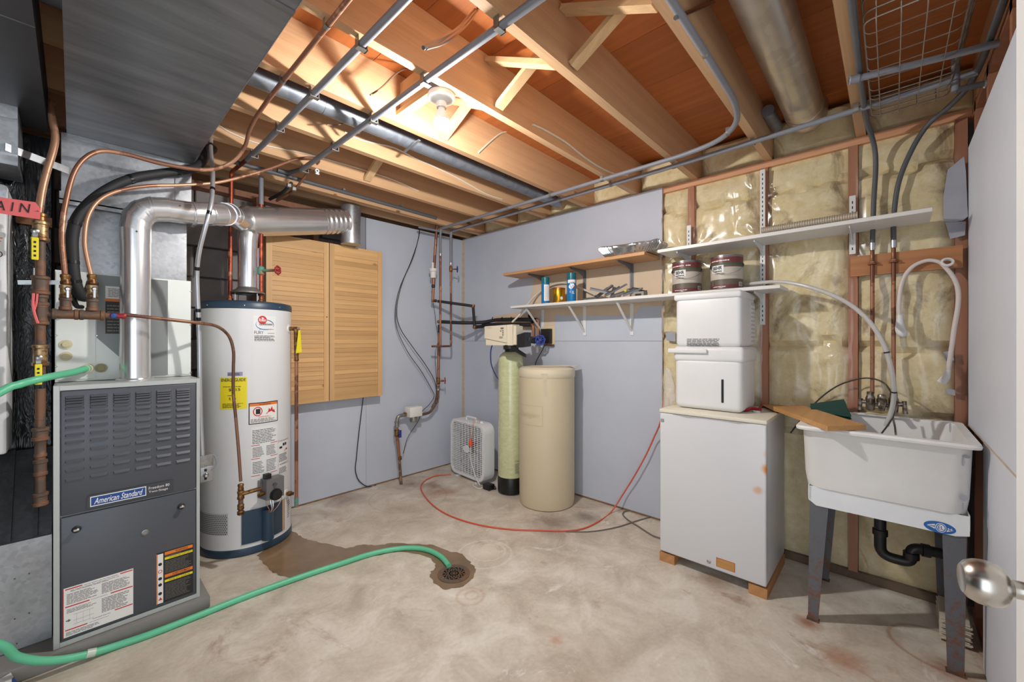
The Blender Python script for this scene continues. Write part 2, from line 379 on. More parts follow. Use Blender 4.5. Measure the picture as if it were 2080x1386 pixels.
# subfloor boards and joists
M_JOIST = wood('joist_timber', (212, 172, 130), (186, 142, 104), 0, .6, 7, .10)
M_SUB = wood('subfloor_plywood', (196, 116, 58), (160, 88, 42), 1, .6, 8, .2)
M_BRACE = wood('brace_timber', (216, 182, 138), (188, 148, 104), 1, .6, 9, .1)
M_STUD = wood('stud_timber', (172, 118, 90), (140, 92, 68), 2, .65, 10, .12)
M_PINE = wood('pine_board', (206, 158, 98), (170, 118, 66), 0, .55, 9, .1)
ceil = struct('ceiling', (0, 0, ZS))
for i in range(13):
    x = -1.5 + .3445 * i + .012
    B(x + .0015, x + .343, -1.6, 3.45, ZS, ZS + .018).build('subfloor_board', M_SUB, ceil)
for y in JY:
    B(-1.6, 2.84, y - .019, y + .019, ZJ, ZS - .001).build('joist', M_JOIST, ceil)
B(-1.6, 2.84, -.294 - .062, -.294 - .022, ZJ, ZS - .001).build('joist', M_JOIST, ceil)
B(-1.6, 2.84, JY[-1] + .15, JY[-1] + .188, ZJ, ZS - .001).build('joist', M_JOIST, ceil)
B(2.86, 2.898, -1.6, 3.45, ZJ, ZS - .001).build('rim_joist', M_JOIST, ceil)
B(-1.6, 2.9, 3.40, 3.438, ZJ, ZS - .001).build('rim_joist', M_JOIST, ceil)
for i in (2, 3, 4, 6):                                   # cross bridging; the other bays are filled by ducts
    y0, y1 = JY[i] + .02, JY[i + 1] - .02
    for x, a, b in ((1.25, ZJ + .02, ZS - .03), (1.312, ZS - .03, ZJ + .02)):
        MB().bar((x, y0 + .006, b if a < b and False else a), (x, y1 - .006, b), .046, .02, V((0, 0, 1))).build('bridging_brace', M_BRACE, ceil)
B(1.06, 1.098, JY[4] + .02, JY[5] - .02, ZJ + .05, ZJ + .19).build('blocking', M_BRACE, ceil)
B(1.44, 1.48, JY[1] + .03, JY[1] + .09, ZJ + .04, ZJ + .1).build('blocking', M_BRACE, ceil)
# --- back wall: drywall over framing, bare block behind the heater
s = NT('drywall_paint'); vec = s.coord(); f = s.noise(vec, 1.6, 5); f2_ = s.noise(vec, 9, 6, .7)
a = s.ramp(f, [(.3, srgb((184, 190, 203))), (.7, srgb((195, 200, 211)))])
a = s.mix(s.ramp(f2_, [(.68, (0, 0, 0, 1)), (.74, (.35, .35, .35, 1))]), a, srgb((188, 188, 192)))
s.l(a, s.b.inputs['Base Color']); s.b.inputs['Roughness'].default_value = .6; s.bump(s.noise(vec, 90, 2), .04, .002); M_DRY = s.m
M_TAPE = mat('joint_tape', (196, 180, 158), .8, var=.15, vs=20)
M_RAW = mat('raw_drywall', (212, 190, 164), .8, var=.05, vs=5)
M_BLOCK = mat('concrete_block', (150, 146, 144), .85, var=.15, vs=9, bump=.5, bs=70)
M_MORTAR = mat('mortar', (112, 108, 106), .9, bump=.4, bs=60)
wb = struct('wall_back', (1.5, 3.3, 0))
B(-1.6, 2.95, 3.40, 3.44, 0, ZJ).build('mortar_bed', M_MORTAR, wb)
bm_ = None
for r in range(11):
    for c in range(12):
        x0 = -1.5 + c * .41 + (.205 if r % 2 else 0)
        if x0 > 1.75 or x0 < -.95: continue
        z0 = .006 + r * .2055
        o = MB().rbox(x0, x0 + .398, 3.372, 3.402, z0, z0 + .195, .006, 1).build('block', M_BLOCK, wb)
B(-1.6, 2.95, 3.28, 3.40, ZJ - .042, ZJ - .002).build('sill_plate', M_STUD, wb)
for x in (.425, .86, 1.24): B(x, x + .038, 3.21, 3.30, .0, ZJ - .042).build('stud', M_STUD, wb)
X0, XC, XS = .86, 1.655, 1.655
B(X0, XS - .001, YB, YB + .0127, .012, 1.22).build('drywall_panel', M_DRY, wb)
B(X0, XS - .001, YB, YB + .0127, 1.222, 1.86).build('drywall_panel', M_DRY, wb)
B(XS + .001, XR, YB, YB + .0127, .012, 2.245).build('drywall_panel', M_DRY, wb)
B(XS - .09, XS - .0, YB + .0135, YB + .05, 1.5, 2.25).build('stud', mat('dark_stud_edge', (150, 150, 158), .7), wb)
B(XR - .02, XR - .0, YB - .0012, YB, .02, 2.24).build('corner_tape', M_TAPE, wb)
M_DIRT = mat('base_gap', (128, 100, 76), .9, var=.3, vs=20)
B(X0, XR, YB + .001, YB + .0125, 0, .011).build('base_gap', M_DIRT, wb)
# --- right wall
wr = struct('wall_right', (2.75, 1.5, 0))
YD = 1.132
B(XR, XR + .0127, YD, YB + .012, .014, 1.2185).build('drywall_panel', M_DRY, wr)
B(XR, XR + .0127, YD, YB + .012, 1.2205, 2.258).build('drywall_panel', M_DRY, wr)
B(XR + .001, XR + .0125, YD, YB, 0, .013).build('base_gap', M_DIRT, wr)
B(XR - .0012, XR, YB - .02, YB, .02, 2.24).build('corner_tape', M_TAPE, wr)
# unpainted patch behind the shelves
pz = [(1085, 566), (1340, 522), (1344, 522), (1344, 622), (1300, 622), (1290, 640), (1180, 642), (1128, 640), (1122, 690), (1105, 690), (1100, 640), (1080, 660), (1072, 640)]
MB().prism([hx(x, y, XR - .0004) for x, y in pz], (-.0012, 0, 0)).build('unpainted_patch', M_RAW, wr)
MB().prism([hx(x, y, XR - .0004) for x, y in [(1000, 644), (1050, 634), (1075, 640), (1100, 668), (1060, 672), (1005, 664)]], (-.0012, 0, 0)).build('unpainted_patch', M_RAW, wr)
B(XR + .016, 2.86, YN - .1, YB, 2.222, ZJ - .001).build('top_plate', M_STUD if False else wood('plate_timber', (222, 168, 128), (190, 132, 96), 1, .6, 10, .05), wr)
B(XR + .016, 2.80, YN, YD, .0, .04).build('bottom_plate', mat('dark_plate', (104, 84, 66), .8, var=.2, vs=9), wr)  # bottom plate in darker wood than the studs
for y in (1.17, .948, .538, .143, -.232): B(XR + .0135, 2.80, y - .019, y + .019, .04, 2.222).build('stud', M_STUD, wr)
B(2.805, 2.90, YN - .2, 3.45, 0, ZJ - .001).build('foundation', M_MORTAR, wr)
# mineral-wool batts bulging between the studs
s = NT('fibre_batt'); vec = s.coord()
f1 = s.noise(vec, 3.0, 7, .65, .6); f2 = s.noise(vec, 14, 6, .7); f3 = s.noise(s.coord((1, 1.2, .8)), 3.0, 6, .65, 1.2)
a = s.ramp(f2, [(.3, srgb((212, 192, 144))), (.55, srgb((228, 213, 172))), (.75, srgb((240, 230, 202)))])
a = s.mix(s.ramp(f3, [(.52, (0, 0, 0, 1)), (.66, (.85, .85, .85, 1))]), a, srgb((132, 108, 78)))
s.l(a, s.b.inputs['Base Color']); s.b.inputs['Roughness'].default_value = .95; s.bump(f2, .35, .012); M_BATT = s.m
from mathutils import noise as mn
def batt(y0, y1, z0, z1, x, depth=.03, seed=0, crease=None, parent=wr, name='insulation_batt'):
    nu, nv = 14, max(6, int((z1 - z0) / .03))
    def fn(u, v):
        y = y0 + (y1 - y0) * u; z = z0 + (z1 - z0) * v
        e = min(u, 1 - u) * 5; e = min(1, e) ** .5; ev = min(1, min(v, 1 - v) * 10) ** .5
        n = mn.noise(V((y * 6 + seed, z * 6, seed))) * .6 + mn.noise(V((y * 17, z * 17 + seed, 3))) * .35
        b = depth * (e * ev) * (.62 + .55 * n)
        if crease:
            for c in crease:
                d = abs(z - c - .015 * math.sin(y * 23 + seed) - .02 * mn.noise(V((y * 9, seed, 1)))); b -= depth * .9 * max(0, 1 - d / .022)
        return V((x - b, y, z))
    m = MB().grid(fn, nu, nv); return m.build(name, M_BATT, parent)
edges = [(1.145, .97), (.928, .558), (.518, .163), (.122, -.212)]
for i, (a_, b_) in enumerate(edges):
    batt(b_, a_, .04, 2.222, XR + .042, .058, i * 3.7 + 1, crease=[2.09 - .01 * i, 1.24 - .02 * i, .55 + .1 * i])
for i in range(len(JY) - 1):
    y0, y1 = JY[i] + .02, JY[i + 1] - .02
    batt(y0, y1, ZJ, ZS - .02, 2.80 - .03 * (i % 2), .07, 20 + i * 2.3, parent=wr)
# clear polythene vapour barrier, wrinkled
s = NT('clear_polythene'); vec = s.coord(); mp = s.coord((3, 3, 1.1))
wr_n = s.noise(mp, 2.0, 2, .5, 1.2)
s.b.inputs['Base Color'].default_value = (1, 1, 1, 1); s.b.inputs['Roughness'].default_value = .12
tr = s.n('ShaderNodeBsdfTransparent'); gl = s.n('ShaderNodeBsdfGlossy'); gl.inputs['Roughness'].default_value = .2; gl.inputs['Color'].default_value = (1, 1, 1, 1)
mx = s.n('ShaderNodeMixShader'); fr = s.n('ShaderNodeFresnel'); fr.inputs['IOR'].default_value = 1.5
bp = s.n('ShaderNodeBump'); bp.inputs['Strength'].default_value = .45; bp.inputs['Distance'].default_value = .03; s.l(wr_n, bp.inputs['Height'])
s.l(bp.outputs['Normal'], gl.inputs['Normal']); s.l(bp.outputs['Normal'], fr.inputs['Normal'])
s.l(fr.outputs[0], mx.inputs[0]); s.l(tr.outputs[0], mx.inputs[1]); s.l(gl.outputs[0], mx.inputs[2]); s.l(mx.outputs[0], s.out.inputs['Surface']); M_POLY = s.m
def poly(u, v):
    y = YN + .02 + (YD - YN - .02) * u; z = .02 + 2.16 * v
    sd = min(abs(y - q) for q in (1.16, .948, .538, .143, -.232)); f = min(1, sd / .06)
    rad = .0
    for qy, qz in ((.948, 1.78), (.538, 1.80), (.948, 1.45), (.538, 2.05), (.143, 1.2), (.538, 1.35)):     # puckers fanning from staples
        dy, dz = y - qy, z - qz; dd = math.hypot(dy, dz)
        rad += math.sin(11 * math.atan2(dz, dy)) * .007 * math.exp(-(dd / .15) ** 2) * min(1, dd / .03)
    return V((XR - .014 * f - .001 + rad * f + .007 * f * mn.noise(V((y * 16, z * 3.5, 2))), y, z))
MB().grid(poly, 110, 150).build('vapour_barrier', M_POLY, wr, fix=False)
M_DUCTTAPE = mat('duct_tape', (164, 166, 176), .45, var=.1, vs=10, bump=.3, bs=30)
tp = [(1925, 345), (1958, 318), (1962, 350), (1966, 440), (1956, 448), (1936, 452), (1917, 450), (1916, 400)]
MB().prism([hx(x, y, XR - .018) for x, y in tp], (-.002, 0, 0)).build('tape_strip', M_DUCTTAPE, wr)
MB().prism([hx(x, y, XR - .018) for x, y in [(1920, 452), (1962, 450), (1960, 478), (1930, 486)]], (-.002, 0, 0)).build('tape_strip', M_DUCTTAPE, wr)
MB().prism([hx(x, y, XR - .018) for x, y in [(1916, 715), (1934, 712), (1938, 732), (1922, 734)]], (-.002, 0, 0)).build('tape_strip', M_DUCTTAPE, wr)
MB().prism([hx(x, y, XR - .018) for x, y in [(1920, 790), (1940, 792), (1940, 804), (1924, 800)]], (-.002, 0, 0)).build('tape_strip', M_DUCTTAPE, wr)
MB().prism([hx(x, y, XR - .018) for x, y in [(1352, 676), (1372, 674), (1372, 694), (1354, 692)]], (-.002, 0, 0)).build('tape_strip', M_DUCTTAPE, wr)
# nailer board the taps are strapped to
bl = hx(1728, 565, XR - .02); br_ = hx(1955, 530, XR - .02)
B(XR - .034, XR - .016, br_.y, bl.y, 1.545, 1.645).build('nailer_board', wood('nailer_timber', (190, 132, 84), (150, 94, 56), 1, .6, 9, .05), wr)
# --- near partition with its half-height painted board
wf_ = struct('wall_front', (2.4, -.3, 0))
M_DRY2 = mat('partition_paint', (216, 221, 232), .55, var=.03, vs=4)
B(1.02, XR - .012, YN - .0127, YN, .852, 2.075).build('drywall_panel', M_DRY2, wf_)
B(1.02, 2.295, YN - .0127, YN, .012, .848).build('drywall_panel', M_DRY2, wf_)
B(1.02, XR - .012, YN - .0005, YN + .001, .8465, .8535).build('seam_tape', M_TAPE, wf_)
for x in (1.1, 1.5, 1.9, 2.31, 2.62): B(x, x + .038, YN - .11, YN - .014, .04, ZJ).build('stud', M_STUD, wf_)
B(1.02, 2.72, YN - .11, YN - .014, 0, .04).build('bottom_plate', M_STUD, wf_)
B(1.02, 2.72, YN - .11, YN - .014, 2.21, 2.25).build('top_plate', M_STUD, wf_)
B(1.02, 2.8, YN - .13, YN - .112, 0, ZJ).build('drywall_panel', mat('partition_back', (150, 130, 110), .8), wf_)
# --- left wall behind the ducts
wl = struct('wall_left', (-1.2, 1, 0))
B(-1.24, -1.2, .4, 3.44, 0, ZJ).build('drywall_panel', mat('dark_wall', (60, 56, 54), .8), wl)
# --- the open door at the right edge, with its knob
KN = hd(1992, 1170, .545)
Fv = V((CA, SA, 0)); Rv = V((SA, -CA, 0))
nv = (Fv * -.55 + Rv * .835).normalized(); tv = (Fv * .835 + Rv * .55).normalized()
rose = KN + nv * .065; rose.z = KN.z - .008
dr = struct('door_1', (rose.x, rose.y, 0))
def dpt(a, b, z): p = rose + tv * a + nv * b; return V((p.x, p.y, z))
MB().hexa([dpt(.105, 0, .01), dpt(-.70, 0, .01), dpt(-.70, .035, .01), dpt(.105, .035, .01), dpt(.105, 0, 2.04), dpt(-.70, 0, 2.04), dpt(-.70, .035, 2.04), dpt(.105, .035, 2.04)]).build('door_slab', mat('door_paint', (238, 238, 237), .4), dr)
kb = MB().lathe([(.0, .0), (.033, .0), (.034, .004), (.028, .011), (.015, .016), (.011, .022), (.011, .037), (.016, .0405), (.0235, .045), (.0272, .052), (.0285, .060), (.0275, .070), (.0235, .0785), (.018, .083), (.0165, .0825), (.0, .0822)], rose, -nv, 40, False)
kb.build('door_knob', mat('brushed_nickel', (196, 192, 186), .26, 1.0), dr)

# ================================================================== OVERHEAD SERVICES
M_TRUNK = mat('trunk_duct_metal', (132, 134, 138), .36, .7, var=.3, vs=2.2, stretch=(1, 7, 1), bump=.05, bs=30)
t = thing('supply_duct', (.187, 1.4, 2.08), 'wide flat grey sheet-metal duct under the joists above the furnace', 'duct')
B(-.02, .393, -1.4, 2.9, 2.082, ZJ - .004).build('duct_body', M_TRUNK, t)
for y in (-.2, 1.15): B(-.022, .395, y - .012, y + .012, 2.0795, 2.0815).build('seam_strip', M_TRUNK, t)
B(.3925, .3945, -1.4, 2.5, 2.0805, 2.095).build('edge_hem', M_GALV, t)
t = thing('return_duct', (-.3, 1.1, 2.08), 'dark sheet-metal return duct at the far left ceiling edge', 'duct')
B(-.62, -.072, -1.4, 2.55, 2.082, ZJ - .004).build('duct_body', mat('dark_duct', (70, 71, 74), .5, .45, .2, 4), t)
B(-.62, -.072, 1.72, 1.725, 2.0815, 2.083).build('seam_strip', M_TRUNK, t)
# foil-taped drop and air cleaner at the left edge
t = thing('duct_drop', (-.4, 2.42, 1.86), 'short foil-taped metal duct drop at the left edge of the photo', 'duct')
p = hy(36, 300, 2.36)
B(-.6, p.x, 2.36, 2.59, 1.865, 2.0795).build('duct_body', M_GALV, t)
M_FOIL = galv('foil_tape', (205, 205, 208), .28, .9, .1, 30)
MB().grid(lambda u, v: V((-.6 + (p.x + .6) * u, 2.358 - .004 * mn.noise(V((u * 30, v * 9, 1))), 2.035 + .05 * v)), 24, 4).build('foil_tape', M_FOIL, t)
MB().grid(lambda u, v: V((-.6 + (p.x + .6) * u, 2.358 - .003 * mn.noise(V((u * 30, v * 9, 5))), 1.865 + .04 * v)), 24, 4).build('foil_tape', M_FOIL, t)
pa = hy(10, 298, 2.352); pb = hy(140, 347, 2.46)
MB().bar(pa, pb, .003, .028, V((0, 0, 1))).build('hanger_strap', M_GALV, t)
t = thing('air_cleaner', (-.4, 2.5, .6), 'white air filter cabinet beside dark plastic at the left edge', 'air cleaner')
pc = hy(15, 560, 2.4)
MB().rbox(-.62, pc.x, 2.4, 2.59, .80, 1.80, .01, 2).build('cabinet', M_PLAST, t)
fa = planeY(pc.x - .1, pc.x - .003, 1.5, 1.78, 2.4)
MB().grid(lambda u, v: fa.at(u, .82 + .18 * v, .003 + .002 * mn.noise(V((u * 9, v * 6, 1)))), 8, 4).build('foil_tape', M_FOIL, t)
m = MB(); fa.rect(m, .3, .95, .05, .5); m.build('label', M_PAPER, t)
fa.text(MB(), 'ED', .64, .92, .1, .18, .0016).build('lettering', M_INK, t)
fa.text(MB(), 'E', .70, .92, .26, .36, .0016, .3).build('lettering', M_ORANGE, t)
# black plastic-wrapped return drop and the sloped boot
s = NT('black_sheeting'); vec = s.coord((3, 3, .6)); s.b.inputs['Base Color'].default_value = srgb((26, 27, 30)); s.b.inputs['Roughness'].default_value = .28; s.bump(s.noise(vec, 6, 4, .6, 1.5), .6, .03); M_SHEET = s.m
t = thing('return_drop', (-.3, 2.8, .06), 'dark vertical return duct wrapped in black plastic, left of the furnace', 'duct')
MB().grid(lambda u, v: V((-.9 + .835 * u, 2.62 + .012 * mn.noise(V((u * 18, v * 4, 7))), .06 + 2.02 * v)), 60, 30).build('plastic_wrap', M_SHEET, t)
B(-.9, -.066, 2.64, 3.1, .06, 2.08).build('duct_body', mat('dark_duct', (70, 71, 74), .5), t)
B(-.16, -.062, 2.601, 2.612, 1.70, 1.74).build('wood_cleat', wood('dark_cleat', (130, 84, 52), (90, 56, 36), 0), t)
t = thing('return_boot', (-.35, 2.6, .06), 'galvanised duct boot on the concrete pad left of the furnace', 'duct')
xb = -.058
MB().hexa([(-.75, 2.40, .062), (xb, 2.40, .062), (xb, 2.59, .062), (-.75, 2.59, .062), (-.75, 2.40, .465), (xb, 2.40, .465), (xb, 2.59, .77), (-.75, 2.59, .77)]).build('duct_body', M_GALV, t)
M_SLOPE = galv('boot_slope', (78, 80, 84), .4, .7)
MB().hexa([(-.74, 2.398, .467), (xb - .001, 2.398, .467), (xb - .001, 2.588, .772), (-.74, 2.588, .772), (-.74, 2.393, .472), (xb - .001, 2.393, .472), (xb - .001, 2.584, .778), (-.74, 2.584, .778)]).build('sloped_top', M_SLOPE, t)
for x in (-.10, -.165): MB().bar((x, 2.39, .476), (x, 2.582, .78), .012, .012).build('standing_seam', M_SLOPE, t)
for x, z in ((-.15, .33), (-.115, .335), (-.15, .18), (-.115, .185), (-.145, .085)): MB().lathe([(.0025, 0), (.002, .002), (0, .0025)], (x, 2.40, z), (0, -1, 0), 8, False).build('screw', M_IRON, t)

# grey round duct in the joist bay, and the big one on the right
t = thing('round_duct', (1.0, 1.94, 2.28), 'long thin grey metal round duct running between the joists near the bulb', 'duct')
MB().tube([(-.2, 1.94, 2.325), (.8, 1.94, 2.325)], .043, 24).build('duct_section', galv('grey_duct', (140, 146, 156), .42, .6, .15, 6), t)
MB().tube([(.79, 1.94, 2.325), (1.6, 1.94, 2.325)], .0445, 24).build('duct_section', galv('grey_duct', (140, 146, 156)), t)
MB().tube([(1.59, 1.94, 2.325), (2.62, 1.94, 2.325)], .043, 24).build('duct_section', galv('grey_duct', (140, 146, 156)), t)
for x in (.95, 1.22): MB().bar((x, 1.79, 2.262), (x + .02, 1.96, 2.262), .014, .004).build('hanger_strap', M_GALV, t)
t = thing('branch_duct', (1.6, .315, 2.285), 'fat galvanised round duct in the joist bay above the white shelves', 'duct')
MB().tube([(-1.0, .315, 2.365), (1.3, .315, 2.365)], .079, 32).build('duct_section', galv('branch_metal', (196, 190, 180), .3, .9, .15, 4), t)
MB().tube([(1.29, .315, 2.365), (2.44, .315, 2.365)], .081, 32).build('duct_section', galv('branch_metal', (186, 174, 156)), t)
MB().tube(sp([(2.43, .315, 2.365), (2.52, .315, 2.365), (2.58, .315, 2.385), (2.62, .315, 2.44)], 4), .083, 32).build('elbow', galv('branch_metal', (186, 174, 156)), t)
MB().tube([(2.46, .47, 2.42), (2.68, .47, 2.42)], .03, 16).build('stub', galv('grey_duct', (140, 146, 156)), t)

def strap(parent, p, r, h=.02):
    """perforated hanger tape looped under a pipe that runs along Y"""
    m = MB(); x, y, z = p; P = []
    for k in range(9):
        a = PI + PI * k / 8; P.append((math.cos(a) * (r + .002), math.sin(a) * (r + .002)))
    pr = [(-(r + .002), h)] + P + [(r + .002, h * .4)]
    for (a0, b0), (a1, b1) in zip(pr, pr[1:]):
        m.quad((x + a0, y - .009, z + b0), (x + a1, y - .009, z + b1), (x + a1, y + .009, z + b1), (x + a0, y + .009, z + b0))
    m.build('hanger_clip', M_ZINC, parent)
def bracket_clip(parent, p, r):
    x, y, z = p
    m = MB(); m.box(x - r - .004, x - r - .001, y - .011, y + .011, z - r, ZJ + .02); m.box(x - r - .004, x + r + .006, y - .011, y + .011, z - r - .004, z - r - .001); m.box(x + r + .001, x + r + .004, y - .011, y + .011, z - r - .004, z + .004)
    m.build('hanger_clip', M_ZINC, parent)
ZP = 2.236
t = thing('ceiling_pipe', (.67, 1.2, ZP), 'grey water pipe strapped under the joists, nearest the big duct', 'pipe', None)
MB().tube([(.672, -.9, ZP), (.672, .2, ZP), (.672, 1.2, ZP), (.668, 2.3, ZP), (.662, 2.64, ZP)], .0135, 12).build('pipe_run', M_GREYPIPE, t)
MB().tube(bend([(.662, 2.62, ZP), (.645, 2.9, ZP), (.64, 2.91, 1.46)], .03), .011, 12).build('riser', rusty('red_copper', (168, 84, 58), (120, 52, 38), .95, .4, .6, 9), t)
for z in (1.6, 1.72): MB().cyl((.64, 2.91, z), (.64, 2.91, z + .035), .0135).build('coupling', M_COPPER, t)
for y in JY[2:8]: bracket_clip(t, (.672, y, ZP), .0135)
t = thing('ceiling_pipe', (.93, 1.2, ZP), 'grey water pipe strapped under the joists, passing closest to the bulb', 'pipe')
MB().tube([(.955, -.9, ZP), (.945, .3, ZP), (.935, 1.2, ZP), (.925, 2.3, ZP), (.92, 2.56, ZP)], .0135, 12).build('pipe_run', M_GREYPIPE, t)
MB().tube(bend([(.92, 2.55, ZP), (.90, 2.72, ZP + .02), (.84, 2.72, ZP + .02)], .04), .0125, 12).build('elbow', M_GREYDARK, t)
for y in JY[2:8]: bracket_clip(t, (.935, y, ZP), .0135)
t = thing('heater_riser', (.80, 2.89, 1.46), 'copper pipe with green-stained red-wheel valve rising from the water heater', 'pipe')
MB().tube([(.80, 2.89, 1.46), (.80, 2.89, 2.08)], .012, 12).build('pipe', rusty('red_copper', (168, 84, 58), (120, 52, 38)), t)
MB().tube([(.80, 2.89, 2.075), (.80, 2.89, 2.25)], .0135, 12).build('grey_pipe', M_GREYPIPE, t)
M_VERD = rusty('verdigris', (92, 150, 134), (150, 110, 80), .95, .6, .2, 30)
MB().lathe([(.012, 0), (.019, .008), (.019, .05), (.012, .058)], (.80, 2.89, 1.63), seg=14).build('valve_body', M_VERD, t)
def handwheel(parent, c, n, r, m, name='handwheel', lobes=6):
    n = V(n).normalized(); u = n.orthogonal().normalized(); w2 = n.cross(u); q = MB(); c = V(c); ps = []
    for k in range(37):
        a = 2 * PI * k / 36; rr = r * (1 + .1 * math.cos(lobes * a)); ps.append(c + (u * math.cos(a) + w2 * math.sin(a)) * rr)
    q.tube(ps, r * .2, 7, False)
    for k in range(lobes // 2):
        a = PI * k / (lobes // 2) ; d = u * math.cos(a) + w2 * math.sin(a); q.cyl(c - d * r, c + d * r, r * .13, seg=6)
    q.cyl(c - n * r * .25, c + n * r * .3, r * .28, seg=10)
    return q.build(name, m, parent)
MB().cyl((.80, 2.88, 1.66), (.86, 2.80, 1.66), .009, seg=10).build('valve_stem', M_VERD, t)
handwheel(t, (.865, 2.793, 1.66), (.6, -.8, 0), .024, M_REDVALVE)
t = thing('cross_pipe', (1.4, 2.75, 2.24), 'dark grey pipe slung below the joists along the back wall', 'pipe')
MB().tube([(.62, 2.745, 2.243), (1.2, 2.75, 2.243), (2.04, 2.75, 2.235)], .013, 12).build('pipe_run', M_GREYDARK, t)
for x in (.8, 1.25, 1.7): MB().box(x, x + .014, 2.73, 2.77, 2.25, 2.262).build('hanger_clip', M_ZINC, t)

# conduits along the right wall
t = thing('water_line', (2.37, 1.4, ZP), 'straight grey pipe under the joist ends, running the whole right wall', 'pipe')
MB().tube([(2.382, 2.985, ZP), (2.382, 2.0, ZP), (2.375, 1.0, ZP), (2.35, .3, ZP), (2.325, -.24, ZP)], .0125, 12).build('pipe_run', M_GREYPIPE, t)
for y in JY[:8]: strap(t, (2.33 + .02 * min(1, max(0, y + .2)) + (.025 if y > .5 else 0) , y, ZP), .0125)
MB().tube(bend([(2.382, 2.98, ZP), (2.382, 2.99, 2.19), (2.382, 2.99, 1.935)], .02), .0125, 12).build('riser', M_GREYPIPE, t)
MB().tube(bend([(2.382, 2.99, 1.935), (2.382, 2.99, 1.172), (2.19, 3.02, 1.172)], .012), .0095, 12).build('copper_leg', M_COPPER, t)
MB().lathe([(.0125, 0), (.015, .005), (.015, .05), (.0125, .055)], (2.382, 2.99, 1.86), seg=14).build('valve_body', M_BRASS, t)
MB().cyl((2.382, 2.99, 1.886), (2.42, 2.95, 1.886), .006, seg=8).build('valve_stem', M_BRASS, t)
handwheel(t, (2.424, 2.946, 1.886), (.7, -.7, 0), .024, M_BLUEVALVE)
MB().cyl((2.382, 2.99, 1.925), (2.382, 2.99, 1.945), .0135, seg=12).build('coupling', M_STEEL, t)
t = thing('water_line', (2.26, 1.7, ZP), 'grey pipe that curves off the right wall and along a joist', 'pipe')
cv = [(2.262, 2.985, ZP), (2.262, 2.0, ZP), (2.265, 1.3, ZP), (2.268, 1.0, ZP), (2.262, .80, ZP), (2.22, .64, ZP), (2.11, .535, ZP), (1.95, .492, ZP), (1.75, .482, ZP), (1.3, .48, ZP), (.2, .48, ZP)]
MB().tube(sp(cv, 8), .0125, 12).build('pipe_run', M_GREYPIPE, t)
for y in JY[4:8]: strap(t, (2.264, y, ZP), .0125)
for q in ((1.52, .48), (2.17, .58)): strap(t, (q[0], q[1], ZP), .0125)
MB().tube(bend([(2.262, 2.98, ZP), (2.262, 2.99, 2.19), (2.262, 2.99, 2.0)], .02), .0115, 12).build('riser', M_GREYPIPE, t)
MB().tube([(2.262, 2.99, 2.0), (2.262, 2.99, 1.175)], .0095, 12).build('copper_leg', M_COPPER, t)
MB().cyl((2.262, 2.99, 1.99), (2.262, 2.99, 2.012), .0128, seg=12).build('coupling', M_STEEL, t)
MB().tube([(2.05, 3.02, ZP - .02), (2.39, 2.985, ZP - .02)], .0105, 10).build('branch', M_GREYPIPE, t)
# short pipes at the upper right corner
t = thing('corner_pipe', hz(1850, 130, 2.20), 'upper short grey pipe crossing below the hanging wire basket', 'pipe')
a = hz(1724, 164, 2.215); b = hz(2028, 88, 2.215)
MB().tube([a, b], .0125, 12).build('pipe_run', M_GREYPIPE, t)
MB().lathe([(.0125, 0), (.016, .004), (.016, .03), (.0125, .034)], a, b - a, 14).build('elbow', M_GREYPIPE, t)
t = thing('corner_pipe', hz(1975, 180, 2.20), 'stubby dark grey pipe with white elbow beside the top right wall', 'pipe')
a = hz(1941, 183, 2.19); b = hz(2024, 165, 2.19)
MB().tube([a, b], .011, 12).build('pipe_run', M_GREYDARK, t)
MB().tube([a + V((0, 0, -.005)), a + V((0, 0, .12))], .012, 12).build('elbow', M_GREYPIPE, t)
MB().lathe([(.011, 0), (.017, .003), (.017, .03), (.011, .034)], b, a - b, 14).build('end_fitting', M_ZINC, t)
# ================================================================== FURNACE AND GAS LINE
XF0, XF1, YF = -.052, .390, 2.31
M_CASE = mat('furnace_casing', (178, 182, 180), .42, .2, .03)
M_PANEL = mat('furnace_panel', (78, 81, 88), .42, .15, .03, 3)
M_COIL = mat('coil_case', (220, 225, 220), .45, .1, .03, 3)
t = thing('furnace', (.17, 2.6, .058), 'dark grey gas furnace with louvered front on the concrete pad', 'furnace')
B(XF0, XF1, YF + .004, 3.02, .06, 1.05).build('casing', M_CASE, t)
for bx in ((XF0, XF0 + .016, .06, 1.05), (XF1 - .012, XF1, .06, 1.05), (XF0 + .0165, XF1 - .0125, 1.032, 1.0495), (XF0 + .0165, XF1 - .0125, .0605, .078)): B(bx[0], bx[1], YF - .012, YF + .0035, bx[2], bx[3]).build('frame_flange', M_CASE, t)
MB().rbox(XF0 + .018, XF1 - .014, YF - .014, YF + .003, .555, 1.030, .005, 2).build('upper_panel', M_PANEL, t)
MB().rbox(XF0 + .018, XF1 - .014, YF - .014, YF + .003, .080, .549, .005, 2).build('lower_panel', M_PANEL, t)
YP = YF - .014
proto = None
for c in range(6):
    x0 = -.022 + .0655 * c
    for yc in (150, 160, 171, 184, 200, 222, 250, 282, 316, 348, 386, 430, 469, 510):
        z = EYE - (740 + yc / 2.145 - 693) / F * 1.55
        if proto is None:
            m = MB(); m.add([(x0, YP, z), (x0 + .05, YP, z), (x0 + .05, YP, z + .0095), (x0, YP, z + .0095), (x0 + .003, YP - .0065, z + .0), (x0 + .047, YP - .0065, z + .0)], [(3, 2, 5, 4), (0, 4, 5, 1), (0, 3, 4), (1, 5, 2)])
            proto = m.build('louver', M_PANEL, t); P0 = (x0, z)
        else: dup(proto, (x0 - P0[0], 0, z - P0[1]), t)
f = planeY(.036, .296, .562, .618, YP)
